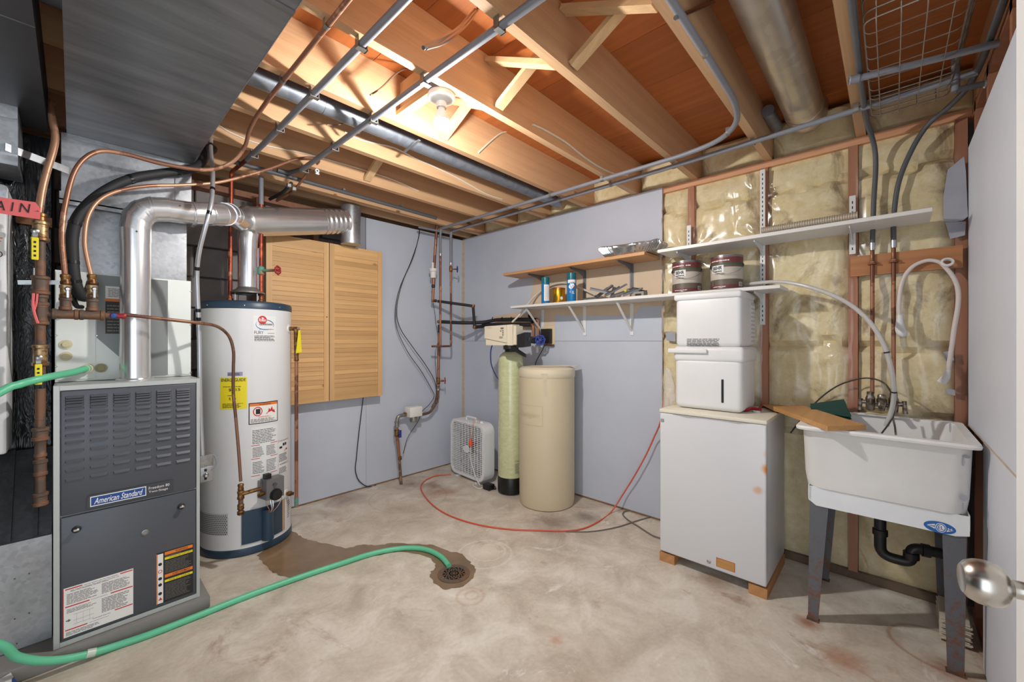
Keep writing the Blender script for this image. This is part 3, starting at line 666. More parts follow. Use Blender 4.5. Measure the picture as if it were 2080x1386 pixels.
np_ = MB().rbox(.036, .296, YP - .005, YP, .564, .616, .008, 2, 'y').build('nameplate', mat('plate_charcoal', (58, 60, 64), .4), t)
m = MB(); f.rect(m, .03, .66, .16, .86, .0056); m.build('plate_border', M_WHITEINK, np_)
m = MB(); f.rect(m, .04, .65, .22, .80, .0060); m.build('plate_field', M_BLUEINK, np_)
m = MB(); f.text(m, 'American Standard', .07, .62, .30, .72, .0064, .35, .008); m.build('lettering', M_WHITEINK, np_)
m = MB(); f.text(m, 'Freedom 80', .69, .95, .55, .75, .0056); f.text(m, 'Two-Stage', .69, .93, .25, .45, .0056); m.build('lettering', M_WHITEINK, np_)
# instruction sheet
f = planeY(-.028, .168, .092, .28, YP); m = MB(); f.rect(m, 0, 1, 0, 1); lb = m.build('instruction_label', M_PAPER, t)
m = MB()
for u0, u1, v in ((.03, .26, .955), (.80, .99, .955), (.03, .36, .60), (.66, .99, .60), (.03, .33, .13), (.72, .99, .21)):
    m = MB(); f.rect(m, u0, u1, v, v + .022, .0012); m.build('red_bar', M_REDINK, lb)
m = MB(); f.rect(m, 0, .012, 0, 1, .0011); m.build('red_bar', M_REDINK, lb)
m = MB()
for a in ((.28, .78, .955, .975, 1), (.1, .8, .90, .94, 2), (.05, .48, .66, .88, 8), (.53, .97, .66, .88, 8), (.38, .64, .605, .62, 1), (.05, .46, .48, .57, 4), (.53, .97, .26, .57, 10), (.4, .7, .19, .21, 1), (.04, .5, .03, .11, 3), (.36, .70, .14, .155, 1)): f.lines(m, *a)
for k in range(3): f.rect(m, .18 + .09 * k, .182 + .09 * k, .22, .42, .0012)
for v in (.22, .3, .42): f.rect(m, .14, .42, v, v + .004, .0012)
m.add([f.at(.07, .30, .0012), f.at(.11, .33, .0012), f.at(.07, .36, .0012)], [(0, 1, 2)]); f.rect(m, .04, .07, .32, .34, .0012)
m.build('print', M_GREYINK, lb)
# warning sheet
f = planeY(.240, .366, .092, .312, YP); m = MB(); f.rect(m, 0, 1, 0, 1); lb = m.build('warning_label', mat('label_black', (34, 32, 32), .5), t)
m = MB(); f.rect(m, .03, .18, .01, .97, .0011); m.build('pictogram_strip', M_PAPER, lb)
for nm, m_, a in (('orange_bar', M_ORANGE, (.22, .98, .92, .98)), ('orange_bar', M_ORANGE, (.22, .98, .48, .54)), ('orange_bar', M_ORANGE, (0, .022, 0, .98)), ('yellow_bar', M_YELLOW, (.22, .98, .83, .875)), ('yellow_bar', M_YELLOW, (.22, .98, .39, .435))):
    m = MB(); f.rect(m, *a, .0012); m.build(nm, m_, lb)
m = MB(); f.text(m, 'WARNING', .5, .85, .93, .97, .0014, 0, .01); f.text(m, 'CAUTION FOR YOUR SAFETY', .34, .95, .838, .867, .0014); f.text(m, 'AVERTISSEMENT', .42, .92, .49, .53, .0014, 0, .01); f.text(m, 'MISE EN GARDE', .34, .9, .397, .427, .0014)
for v in (.77, .49, .37, .20): f.oval(m, .1, v, .05, .03, .0014)
m.build('lettering', M_INK, lb)
m = MB(); f.oval(m, .1, .63, .055, .034, .0014, w_=.7); m.add([f.at(.05, .07, .0014), f.at(.16, .07, .0014), f.at(.105, .13, .0014)], [(0, 1, 2)]); m.build('red_marks', M_REDINK, lb)
m = MB(); f.lines(m, .23, .96, .57, .81, 9, .0012, .3); f.lines(m, .23, .96, .05, .37, 12, .0012, .3); f.lines(m, .23, .7, .88, .91, 2, .0012, .4); m.build('print', mat('grey_print', (120, 116, 108), .6), lb)
for x, z in ((.007, .495), (.323, .49)):
    k_ = MB().lathe([(.013, 0), (.013, .003), (.008, .006), (.008, .018), (.0, .019)], (x, YP, z), (0, -1, 0), 16, False).build('latch', M_BLACK, t)
    MB().rbox(x - .009, x + .009, YP - .026, YP - .016, z - .001, z + .009, .002, 1).build('latch_tab', M_STEEL, k_)
MB().lathe([(.012, 0), (.012, .003), (.009, .004), (.0085, .002), (0, .002)], (.205, YP, .415), (0, -1, 0), 20, False).build('sight_glass', M_ZINC, t)

t = thing('cooling_coil_box', (.17, 2.8, 1.05), 'pale grey-green cooling coil cabinet sitting on top of the furnace', 'coil cabinet')
B(XF0, XF1, 2.505, 3.02, 1.052, 1.512).build('cabinet', M_COIL, t)
YC = 2.505
p0 = hy(196, 560, YC); p1 = hy(240, 700, YC)
MB().prism([(p0.x, YC, 1.505), (.30, YC, 1.505), (.30, YC, 1.06), (.17, YC, 1.06), (.17, YC, 1.11), (p0.x, YC, 1.235)], (0, -.006, 0)).build('center_cover', mat('coil_cover', (128, 132, 132), .45, .1), t)
for x0, x1 in ((XF0 + .003, p0.x - .003), (.303, XF1 - .003)): B(x0, x1, YC - .004, YC, 1.06, 1.506).build('access_panel', M_COIL, t)
M_PLUG = mat('drain_plug', (206, 196, 160), .5)
for px, py in ((134, 700), (134, 724)):
    p = hy(px, py, YC - .004)
    MB().lathe([(.019, 0), (.019, .004), (.012, .005), (.011, .010), (0, .0105)], p, (0, -1, 0), 24, False).build('drain_plug', M_PLUG, t)
p = hy(205, 748, YC - .006); MB().lathe([(.019, 0), (.019, .004), (.013, .004), (.012, .002), (0, .002)], p, (0, -1, 0), 24, False).build('drain_cap', mat('plug_olive', (150, 142, 100), .5), t)
p = hy(178, 748, YC - .006); MB().lathe([(.016, 0), (.017, .02), (.0, .02)], p, (0, -1, 0), 18, False).build('hose_spigot', M_PLUG, t)
q0 = hy(214, 678, YC - .006); q1 = hy(243, 583, YC - .006); f = planeY(q0.x, q1.x + .06, q0.z, q1.z, YC - .006)
m = MB(); f.rect(m, 0, 1, 0, .68); lb = m.build('rating_label', mat('label_black', (34, 32, 32)), t)
m = MB(); f.rect(m, 0, 1, .74, 1); m.build('paper_top', M_PAPER, lb)
m = MB(); f.rect(m, 0, 1, .68, .735); m.build('orange_bar', M_ORANGE, lb)
m = MB(); f.lines(m, .05, .95, .05, .64, 9, .0012, .4); m.build('print', mat('grey_print', (120, 116, 108)), lb)
m = MB(); f.lines(m, .08, .9, .78, .97, 6, .0012, .4); m.build('print', M_GREYINK, lb)
q0 = hy(305, 680, YC - .004); q1 = hy(317, 592, YC - .004); f = planeY(q0.x - .01, q1.x, q0.z, q1.z, YC - .004)
m = MB(); f.rect(m, 0, 1, 0, .7); lb = m.build('hazard_label', mat('label_black', (34, 32, 32)), t)
m = MB(); f.rect(m, 0, 1, .7, .75); m.build('orange_bar', M_ORANGE, lb)
m = MB(); f.rect(m, 0, 1, .75, 1); m.build('paper_top', M_PAPER, lb)
for px, py in ((387, 592), (387, 660), (387, 757), (114, 682), (114, 745), (197, 682)):
    p = hy(px, py, YC - .004); MB().lathe([(.004, 0), (.003, .002), (0, .0025)], p, (0, -1, 0), 8, False).build('screw', M_STEEL, t)
t = thing('supply_plenum', (.18, 2.8, 1.512), 'galvanised sheet-metal plenum rising from the coil cabinet to the wide duct', 'duct')
B(-.03, .375, 2.515, 2.93, 1.513, 1.80).build('lower_section', M_GALV, t)
B(-.035, .392, 2.505, 2.93, 1.835, 2.0815).build('upper_section', M_GALV, t)
m = MB(); m.box(-.04, .398, 2.488, 2.94, 1.80, 1.806); m.box(-.04, .398, 2.488, 2.491, 1.785, 1.835); m.build('flange', galv('flange_metal', (176, 178, 180), .34, .85), t)
MB().box(-.028, .39, 2.498, 2.5045, 2.062, 2.0815).build('seam_strip', M_GALV, t)
MB().box(.33, .345, 2.500, 2.5049, 1.84, 2.06).build('seam_strip', M_GALV, t)

# flue from the furnace, joined by the heater's vent
t = thing('flue_pipe', (.184, 2.42, 1.05), 'shiny silver vent pipe from furnace and water heater to the chimney', 'vent pipe')
E = V((.184, 2.42, 1.812)); E2 = V((.455, 2.42, 1.828)); W = V((.73, 2.905, 1.957)); ED = V((1.445, 3.03, 2.135))
MB().lathe([(.066, 0), (.066, .004), (.054, .010)], (.184, 2.42, 1.05), seg=32).build('collar', M_FLUE, t)
MB().tube([(.184, 2.42, 1.052), (.184, 2.42, 1.66)], .0515, 36).build('vertical_run', M_FLUE, t)
MB().tube([(.184, 2.42, 1.65), (.184, 2.42, 1.715)], .0525, 36).build('vertical_run', M_FLUE, t)
def elbow(a_, c_, b_, r, n):
    a_, c_, b_ = V(a_), V(c_), V(b_); P = [a_ * (1 - k / n) ** 2 + c_ * 2 * (k / n) * (1 - k / n) + b_ * (k / n) ** 2 for k in range(n + 1)]
    for i in range(n):
        p, q = P[i], P[i + 1]; d = (q - p).normalized(); g = MB().tube([p - d * .012, q + d * .012], r + .0006 * (i % 2), 36)
        if i: g.tube([p - d * .0025, p + d * .0025], r + .0025, 36)
        g.build('elbow_gore', M_FLUE, t)
elbow(E - V((0, 0, .10)), E, E + V((.10, 0, .006)), .0525, 4)
MB().tube([E + V((.09, 0, .005)), E2 - V((.05, 0, .003))], .052, 36).build('horizontal_run', M_FLUE, t)
for x in (.29, .385): MB().tube([(x, 2.42, 1.82), (x + .004, 2.42, 1.82)], .0535, 36).build('joint_bead', M_FLUE, t)
dW = (W - E2).normalized(); wy = W - dW * .16
elbow(E2 - V((.06, 0, .003)), E2 + V((.06, 0, .02)), E2 + V((.09, .12, .055)), .0545, 4)
elbow(E2 + V((.09, .12, .055)), E2 + V((.12, .24, .10)), wy, .0545, 3)
MB().tube([wy - dW * .01, W + dW * .01], .0535, 36).build('wye_branch', M_FLUE, t)
dWE = (ED - W).normalized()
MB().tube([W - dWE * .075, W - dWE * .01, W], [.056, .096, .0975], 36).build('reducer', M_FLUE, t)
MB().tube([W, W + dWE * .50], .0905, 36).build('main_run', M_FLUE, t)
MB().tube([W - dWE * .004, W + dWE * .004], .0985, 36).build('joint_bead', M_FLUE, t)
g = MB(); n = 31; pp = [W + dWE * (.495 + .0065 * k) for k in range(n)]
g.tube(pp, [.088 + .004 * math.cos(2 * PI * k / 6) for k in range(n)], 36); g.build('corrugated_elbow', M_FLUE, t)
MB().tube([(ED.x, ED.y, 1.958), (ED.x, ED.y, 2.25)], .072, 36).build('tee_stub', M_GALV, t)
MB().tube([(ED.x, ED.y, 1.99), (ED.x, ED.y, 1.996)], .0735, 36).build('joint_bead', M_GALV, t)
MB().tube([(.73, 2.905, 1.545), (.73, 2.905, 1.80)], .0515, 36).build('vertical_run', M_FLUE, t)
MB().tube([(.73, 2.905, 1.79), (.73, 2.905, 1.83), (.74, 2.912, 1.92)], [.0525, .054, .06], 36).build('wye_branch', M_FLUE, t)
for p in ((.33, 2.369, 1.835), (.39, 2.369, 1.83), (.184, 2.3675, 1.69)): MB().lathe([(.004, 0), (0, .005)], p, (0, -1, 0), 8, False).build('screw', M_STEEL, t)

# black iron gas manifold with drip leg
def fit(parent, c, ax, r, l, m=M_IRON, name='fitting'):
    ax = V(ax).normalized(); return MB().lathe([(r * .8, -l / 2), (r, -l / 2 + .003), (r, -l / 2 + .012), (r * .86, -l / 2 + .015), (r * .86, l / 2 - .015), (r, l / 2 - .012), (r, l / 2 - .003), (r * .8, l / 2)], c, ax, 14).build(name, m, parent)
YG = 2.30; GX = hy(82, 637, YG).x; zz = lambda py, px=82: hy(px, py, YG).z
t = thing('gas_manifold', (GX, YG, zz(1025)), 'rusty black iron gas manifold with two yellow-handled valves left of the furnace', 'gas pipe')
Zt, Zm, Zb = zz(470), zz(637), zz(1025)
MB().cyl((GX, YG, Zb + .02), (GX, YG, zz(790)), .0135).build('drip_leg', M_IRON, t)
MB().cyl((GX, YG, zz(760)), (GX, YG, Zm), .0135).build('pipe_nipple', M_IRON, t)
MB().cyl((GX, YG, Zm), (GX, YG, Zt), .0135).build('pipe_nipple', M_IRON, t)
fit(t, (GX, YG, Zb + .02), (0, 0, 1), .021, .05, name='cap'); fit(t, (GX, YG, zz(950)), (0, 0, 1), .019, .06, name='coupling'); fit(t, (GX, YG, zz(882)), (0, 0, 1), .023, .05, name='coupling'); fit(t, (GX, YG, zz(910)), (0, 0, 1), .017, .07, name='coupling')
fit(t, (GX, YG, Zm), (0, 0, 1), .023, .085, name='tee'); fit(t, (GX, YG, zz(580)), (0, 0, 1), .025, .07, name='union'); fit(t, (GX, YG, zz(612)), (0, 0, 1), .021, .05, name='union')
M_VALVE = rusty('valve_brass', (176, 150, 112), (130, 96, 64), .95, .4, .7, 30)
fit(t, (GX, YG, zz(722)), (0, 0, 1), .022, .08, M_VALVE, 'valve_body'); fit(t, (GX, YG, zz(470)), (0, 0, 1), .024, .075, M_VALVE, 'valve_body'); fit(t, (GX, YG, zz(447)), (0, 0, 1), .018, .05, M_BRASS, 'flare_nut')
for px, py0, py1 in ((71, 482, 528), (78, 740, 782)):
    a = hy(px, py0, YG - .035); b = hy(px, py1, YG - .035)
    h_ = MB().rbox(a.x - .009, a.x + .009, YG - .038, YG - .034, b.z, a.z, .002, 1).build('valve_handle', M_YELLOW, t)
    MB().rbox(a.x - .008, a.x + .008, YG - .0365, YG - .0335, a.z, a.z + .028, .002, 1).build('handle_neck', M_ZINC, h_)
    MB().lathe([(.011, 0), (.011, .004), (.006, .007), (.0, .008)], (a.x, YG - .036, a.z + .022), (0, -1, 0), 14, False).build('handle_nut', M_STEEL, h_)
    fc = planeY(a.x - .006, a.x + .006, b.z + .004, a.z - .004, YG - .038); m = MB()
    for k in range(4): fc.rect(m, .25, .75, .1 + .22 * k, .2 + .22 * k, .001)
    m.build('print', M_INK, h_)
XM = [hy(px, 637, YG).x for px in (105, 133, 187, 222, 250)]
MB().cyl((GX, YG, Zm), (XM[3], YG, Zm), .0115).build('manifold_pipe', M_IRON, t)
for px in (133, 187):
    x = hy(px, 637, YG).x; fit(t, (x, YG, Zm), (1, 0, 0), .0205, .072, name='tee'); fit(t, (x, YG, Zm + .04), (0, 0, 1), .018, .05, name='tee_neck')
    fit(t, (x, YG, zz(592, px)), (0, 0, 1), .017, .05, M_VALVE, 'shutoff_valve'); fit(t, (x, YG, zz(568, px)), (0, 0, 1), .015, .04, M_BRASS, 'flare_nut')
    MB().lathe([(.009, 0), (.009, .004), (.005, .008), (0, .008)], (x + .006, YG - .017, zz(588, px)), (0, -1, 0), 12, False).build('valve_key', M_STEEL, t)
    MB().rbox(x + .002, x + .01, YG - .026, YG - .022, zz(606, px), zz(590, px), .001, 1).build('valve_lever', M_STEEL, t)
fit(t, (XM[3] + .012, YG, Zm), (1, 0, 0), .012, .075, M_REDVALVE, 'red_shutoff'); MB().lathe([(.011, 0), (.009, .006), (0, .008)], (XM[3] + .012, YG - .011, Zm), (0, -1, 0), 12, False).build('valve_key', M_BLUEINK, t)
MB().bar(hy(36, 574, YG + .03), hy(120, 574, YG + .03), .004, .016).build('unistrut_bracket', M_GALV, t); MB().bar(hy(70, 545, YG + .025), hy(70, 610, YG + .025), .012, .004).build('unistrut_bracket', M_GALV, t)
t2 = thing('warning_ribbon', hy(72, 640, YG - .03), 'pink plastic ribbon tied on the gas pipe beside the furnace', 'ribbon')
rb = [hy(x, y, YG - .028) for x, y in ((68, 596), (67, 620), (71, 640), (77, 657))]; MB().tube(sp(rb, 4), .004, 6).build('ribbon_tail', mat('pink_ribbon', (228, 110, 110), .5), t2)
rb = [hy(x, y, YG - .028) for x, y in ((76, 597), (74, 615), (70, 630))]; MB().tube(sp(rb, 4), .003, 6).build('ribbon_tail', mat('pink_ribbon', (228, 110, 110)), t2)
# red paper tag
t = thing('main_tag', hy(30, 440, 2.255), 'red paper tag lettered MAIN wired to the gas valve', 'tag')
c = [hy(x, y, 2.255) for x, y in ((-60, 392), (72, 411), (83, 425), (81, 446), (-62, 424))]
MB().prism(c, (0, .0012, 0)).build('tag_card', mat('tag_red', (214, 100, 100), .6), t)
fo, fu, fv = hy(-36, 426, 2.254), None, None
fu = hy(64, 436, 2.254) - fo; fv = hy(-36, 400, 2.254) - fo
ff = Face(lambda u, v, h: fo + fu * u + fv * v + V((0, -h, 0)))
m = MB(); ff.text(m, 'MA I N', 0, .98, .1, .85, .001, .15); m.build('lettering', M_INK, t)
MB().tube([hy(76, 428, 2.25), hy(84, 436, 2.268)], .0012, 6).build('wire_tie', M_STEEL, t)

def tubething(name, pts, r, m, label, cat, n=8, seg=10, group=None, part='tube'):
    P = sp(pts, n); lo = min(P, key=lambda p: p.z)
    tt = thing(name, lo, label, cat, group); MB().tube(P, r, seg).build(part, m, tt); return tt
G = YG
tubething('copper_tube', [hy(x, y, Y) for x, y, Y in ((104, 205, 2.36), (106, 240, 2.35), (112, 275, 2.34), (108, 305, 2.33), (96, 345, 2.32), (86, 385, 2.31), (80, 425, G), (79, 445, G))], .011, M_COPTUBE, 'thick copper gas tube dropping from the gap between ducts to the red tag', 'gas tube')
pt = [(.555, -.9, ZP), (.555, .4, ZP), (.557, 1.4, ZP), (.556, 1.95, ZP - .004)] + [hy(x, y, Y) for x, y, Y in ((508, 262, 2.14), (497, 298, 2.24), (470, 330, 2.31), (420, 345, 2.345), (335, 334, 2.35), (250, 312, 2.345), (195, 309, 2.335), (155, 342, 2.32), (134, 410, 2.31), (126, 480, G), (132, 558, G))]
tt = tubething('copper_tube', pt, .0085, M_COPTUBE, 'copper gas tube strapped under joists, then looping over the furnace flue', 'gas tube')
for y in JY[2:6]: strap(tt, (.556, y, ZP), .0085)
tubething('copper_tube', [hy(x, y, Y) for x, y, Y in ((600, 384, 2.74), (625, 352, 2.62), (648, 327, 2.5), (632, 321, 2.48), (600, 324, 2.48), (550, 342, 2.47), (500, 357, 2.45), (440, 371, 2.42), (370, 376, 2.39), (300, 378, 2.36), (240, 388, 2.34), (200, 408, 2.325), (178, 442, 2.31), (172, 490, G), (178, 530, G), (187, 566, G))], .0075, M_COPTUBE, 'lower copper gas tube arching from the joists in front of the plenum', 'gas tube')
# heater gas line
pt = [hd(x, y, d) for x, y, d in ((252, 639, G / ray(252, 0).y), (330, 648, 1.76), (400, 656, 1.87), (440, 663, 1.99), (464, 682, 2.10), (474, 712, 2.12), (474, 750, 2.12), (474, 800, 2.12), (479, 850, 2.12), (485, 920, 2.125), (489, 978, 2.13))]
tt = tubething('copper_tube', pt, .0075, rusty('brown_tube', (136, 98, 78), (104, 72, 58), 1.0, .42, .4, 5), 'copper gas tube running from the red valve down the front of the heater', 'gas tube')
a, b = hd(489, 985, 2.13), hd(489, 1046, 2.13)
MB().cyl(b, a, .0115).build('drip_leg', M_IRON, tt)
for py, r, l in ((990, .014, .035), (1006, .0165, .045), (1030, .0155, .03), (1042, .0165, .02)): fit(tt, hd(489, py, 2.13), (0, 0, 1), r, l, M_BRASS)
gv = hd(548, 990, 2.20)
MB().cyl(hd(491, 1004, 2.13), hd(532, 992, 2.17), .0105).build('side_pipe', M_BRASS, tt)
# insulated refrigerant line
pt = [hy(x, y, Y) for x, y, Y in ((425, 300, 2.62), (405, 335, 2.47), (372, 346, 2.42), (330, 352, 2.41), (280, 360, 2.40), (235, 376, 2.39), (190, 405, 2.385), (158, 442, 2.38), (147, 480, 2.38), (147, 520, 2.38), (150, 560, 2.38), (158, 590, 2.39), (170, 604, 2.41), (182, 592, 2.44), (188, 575, 2.47))]
tt = tubething('refrigerant_line', pt, [.0195] * (len(pt) * 8 - 7), M_FOAM, 'thick black foam-covered refrigerant line curving past the furnace plenum', 'pipe', part='foam_sleeve')
for i in (18, 34, 58, 74, 82): P = sp(pt, 8); d = (P[i + 1] - P[i]).normalized(); MB().tube([P[i], P[i] + d * .012], .0212, 12).build('tape_band', mat('black_tape', (18, 18, 20), .3), tt)
tubething('condensate_stub', [hy(x, y, Y) for x, y, Y in ((140, 580, 2.44), (148, 605, 2.42), (156, 622, 2.43), (166, 624, 2.46))], .009, M_BLACK, 'short black stub of pipe behind the gas shutoffs on the coil cabinet', 'pipe')
tubething('grey_vent_stub', [hy(x, y, Y) for x, y, Y in ((398, 326, 2.72), (420, 312, 2.85), (436, 300, 2.98))], .024, M_GREYDARK, 'short grey vent pipe poking out beneath the wide duct corner', 'pipe')
# flexible metal conduit with black tape
pt = [hd(x, y, d) for x, y, d in ((431, 262, 2.12), (428, 300, 2.06), (432, 350, 1.95), (430, 405, 1.86), (420, 450, 1.83), (405, 510, 1.85), (400, 560, 1.88), (403, 640, 1.91), (405, 700, 1.93), (406, 780, 1.94), (408, 860, 1.95), (411, 925, 1.95))]
tt = tubething('flex_conduit', pt, .0095, mat('aluminium_conduit', (196, 198, 202), .35, .7), 'silver electrical conduit banded with black tape beside the heater', 'conduit', part='conduit_sleeve')
P = sp(pt, 8)
for py in (293, 388, 432, 545, 630, 652):
    i = min(range(len(P)), key=lambda i: abs(693 - (P[i].z - EYE) / (P[i].x * CA + P[i].y * SA) * F - py)); d = (P[min(i + 1, len(P) - 1)] - P[i]).normalized(); MB().tube([P[i] - d * .008, P[i] + d * .008], .0104, 10).build('tape_band', mat('black_tape', (18, 18, 20)), tt)
t = thing('switch_box', hd(415, 980, 1.95), 'small galvanised electrical switch box between furnace and water heater', 'electrical box')
a, b = hd(402, 980, 1.95), hd(430, 925, 1.95)
MB().rbox(a.x, a.x + .055, a.y - .03, a.y + .03, a.z, b.z + .0, .004, 2).build('box', M_ZINC, t)
MB().rbox(a.x + .002, a.x + .053, a.y - .036, a.y - .030, a.z + .004, a.z + .075, .003, 2).build('cover', M_GALV, t)
MB().lathe([(.012, 0), (.010, .01), (.006, .016), (0, .017)], (a.x + .025, a.y - .036, a.z + .035), (0, -1, 0), 12, False).build('fuse', M_STEEL, t)
for z in (.015, .055): MB().rbox(a.x + .018, a.x + .028, a.y - .043, a.y - .036, a.z + z, a.z + z + .012, .002, 1).build('screw', M_BLACK, t)
MB().tube(sp([(a.x + .04, a.y - .02, b.z), (a.x + .06, a.y - .03, b.z - .01), (a.x + .065, a.y - .035, b.z - .05), (a.x + .045, a.y - .037, b.z - .075)], 5), .003, 8).build('whip_wire', M_GREYPIPE, t)

# ================================================================== WATER HEATER
WC, WR = (.73, 2.905), .237
t = thing('water_heater', (.73, 2.905, 0), 'tall white cylindrical gas water heater with navy top and base rings', 'water heater')
M_TANK = mat('heater_white', (214, 215, 217), .32, var=.015, vs=2)
M_NAVY = mat('heater_navy', (40, 62, 82), .4)
MB().lathe([(WR, .045), (WR, 1.405)], (*WC, 0), seg=72, cap=False).build('tank_jacket', M_TANK, t)
MB().lathe([(WR - .012, .0), (WR - .004, .002), (WR + .003, .008), (WR + .003, .038), (WR, .046)], (*WC, 0), seg=72).build('base_ring', M_NAVY, t)
MB().lathe([(WR, 1.404), (WR + .003, 1.406), (WR + .003, 1.436), (WR - .004, 1.446), (WR - .03, 1.452), (.05, 1.457), (0, 1.457)], (*WC, 0), seg=72, cap=False).build('top_cap', M_NAVY, t)
for px, in ((421,), (497,), (568,)):
    a = cylhit(px, 612, WC, WR + .003)[0]; MB().lathe([(.005, 0), (.003, .003), (0, .003)], (WC[0] + (WR + .003) * math.cos(a), WC[1] + (WR + .003) * math.sin(a), 1.422), (math.cos(a), math.sin(a), 0), 8, False).build('screw', M_STEEL, t)
dh = MB().lathe([(.085, 1.508), (.095, 1.512), (.092, 1.520), (.06, 1.538), (.052, 1.55)], (*WC, 0), seg=32, cap=False).build('draft_hood', M_ZINC, t)
for k in range(4):
    a = k * PI / 2 + .4; MB().bar((WC[0] + .08 * math.cos(a), WC[1] + .08 * math.sin(a), 1.457), (WC[0] + .08 * math.cos(a), WC[1] + .08 * math.sin(a), 1.512), .012, .004).build('hood_leg', M_ZINC, dh)
for x, y in ((.64, 2.91), (.80, 2.89)): MB().lathe([(.018, 1.452), (.018, 1.475), (.014, 1.478)], (x, y, 0), seg=12).build('nipple', M_BRASS, t)
def wl(px0, px1, py0, py1): return cylpx(px0, px1, py0, py1, WC, WR)
def sticker(name, f, m=M_PAPER, n=8): q = MB(); f.rect(q, 0, 1, 0, 1, .0006, n); return q.build(name, m, t)
f = wl(514, 560, 642, 695); lb = sticker('brand_label', f, mat('label_clear', (222, 223, 222), .35))
m = MB(); f.oval(m, .38, .84, .19, .16, .0012); m.build('logo_disc', M_REDINK, lb)
m = MB(); f.text(m, 'Rheem', .23, .53, .78, .90, .0018, .1, .01); m.build('lettering', M_WHITEINK, lb)
def swoosh(col, a0, a1, nm):
    m = MB(); n = 16; A = [a0 + (a1 - a0) * k / n for k in range(n + 1)]
    for k in range(n):
        w0 = .10 * math.sin(PI * k / n) + .01; w1 = .10 * math.sin(PI * (k + 1) / n) + .01
        g_ = lambda a, w_: f.at(.5 + (.40 - w_ * .3) * math.cos(a), .66 + (.20 - w_ * .3) * math.sin(a), .0010)
        m.quad(g_(A[k], 0), g_(A[k + 1], 0), g_(A[k + 1], w1), g_(A[k], w0))
    m.build(nm, col, lb)
swoosh(mat('sky_ink', (40, 130, 190), .5), PI * .8, PI * 1.75, 'swoosh'); swoosh(M_BLUEINK, -.5, PI * .55, 'swoosh')
m = MB(); f.text(m, 'GUARDIAN', .24, .82, .64, .71, .0014, 0, .02); f.text(m, 'FURY', .05, .42, .30, .42, .0012); f.lines(m, .6, .98, .33, .36, 1, .0012); f.lines(m, .25, .95, .48, .51, 1, .0012); f.lines(m, .05, .95, .04, .26, 6, .0012, .5); m.build('print', M_INK, lb)
f = wl(447, 502, 767, 832); lb = sticker('energy_label', f, M_YELLOW)
m = MB(); f.text(m, 'ENERGYGUIDE', .05, .95, .87, .97, .0012, 0, .015); f.text(m, '$315', .34, .76, .56, .66, .0012, 0, .01); f.rect(m, .1, .9, .53, .535, .0012); f.rect(m, .5, .52, .50, .58, .0012)
m.add([f.at(.44, .84, .0012), f.at(.51, .78, .0012), f.at(.58, .84, .0012)], [(0, 1, 2)]); f.text(m, 'R 80', .36, .6, .28, .38, .0012); f.lines(m, .12, .9, .70, .74, 1, .0012); f.lines(m, .1, .92, .05, .20, 5, .0012); f.lines(m, .3, .7, .42, .46, 1, .0012); m.build('print', M_INK, lb)
f = wl(462, 493, 756, 764); lb = sticker('small_label', f, mat('lilac_label', (150, 150, 178), .5)); m = MB(); f.lines(m, .05, .95, .2, .8, 2, .0012); m.build('print', M_INK, lb)
f = wl(505, 564, 817, 860); lb = sticker('hazard_label', f, M_INK)
m = MB(); f.rect(m, .03, .97, .04, .96, .0010, 8); m.build('label_face', M_PAPER, lb)
m = MB(); f.rect(m, .03, .97, .84, .96, .0014, 8); m.build('orange_bar', M_ORANGE, lb)
m = MB(); f.text(m, 'WARNING', .32, .72, .86, .94, .0018, 0, .01); f.rect(m, .22, .36, .46, .70, .0016); f.lines(m, .06, .95, .08, .26, 4, .0014); m.build('print', M_INK, lb)
m = MB(); f.oval(m, .28, .58, .15, .22, .0018, w_=.8); m.add([f.at(.54, .42, .0016), f.at(.88, .45, .0016), f.at(.84, .62, .0016), f.at(.80, .56, .0016), f.at(.76, .76, .0016), f.at(.70, .60, .0016), f.at(.65, .70, .0016), f.at(.62, .53, .0016)], [(0, 1, 2, 3), (0, 3, 4, 5), (0, 5, 6, 7)]); f.lines(m, .3, .75, .29, .36, 2, .0014); m.build('red_marks', M_REDINK, lb)
f = wl(510, 563, 866, 969); lb = sticker('instruction_label', f, mat('label_clear', (222, 223, 222)))
m = MB(); f.lines(m, .04, .96, .68, .96, 9, .0010); f.lines(m, .05, .46, .10, .34, 8, .0010); f.lines(m, .54, .96, .10, .34, 8, .0010); f.lines(m, .05, .46, .42, .62, 7, .0010); f.lines(m, .54, .96, .42, .62, 7, .0010); m.build('print', M_GREYINK, lb)
for a, b, v in ((0, .3, .64), (.7, 1, .64), (0, .3, .38), (.7, 1, .38), (0, .3, .05), (.7, 1, .05)): m = MB(); f.rect(m, a, b, v, v + .012, .0012, 4); m.build('red_bar', M_REDINK, lb)
f = wl(565, 584, 892, 961); lb = sticker('tap_label', f, mat('label_clear', (222, 223, 222)))
m = MB(); f.rect(m, 0, 1, .93, 1, .0010); m.add([f.at(.5, .62, .0012), f.at(.95, .66, .0012), f.at(.8, .72, .0012)], [(0, 1, 2)]); m.build('red_marks', M_REDINK, lb)
m = MB(); f.rect(m, 0, 1, .24, .32, .0010); m.build('orange_bar', M_ORANGE, lb)
m = MB(); f.text(m, 'DANGER', .1, .9, .945, .985, .0014); f.rect(m, .1, .35, .74, .80, .0012); f.rect(m, .4, .8, .80, .88, .0012); f.text(m, 'WARNING', .1, .9, .255, .305, .0014); f.lines(m, .05, .95, .36, .6, 6, .0012); f.lines(m, .05, .95, .02, .2, 5, .0012); m.build('print', M_INK, lb)
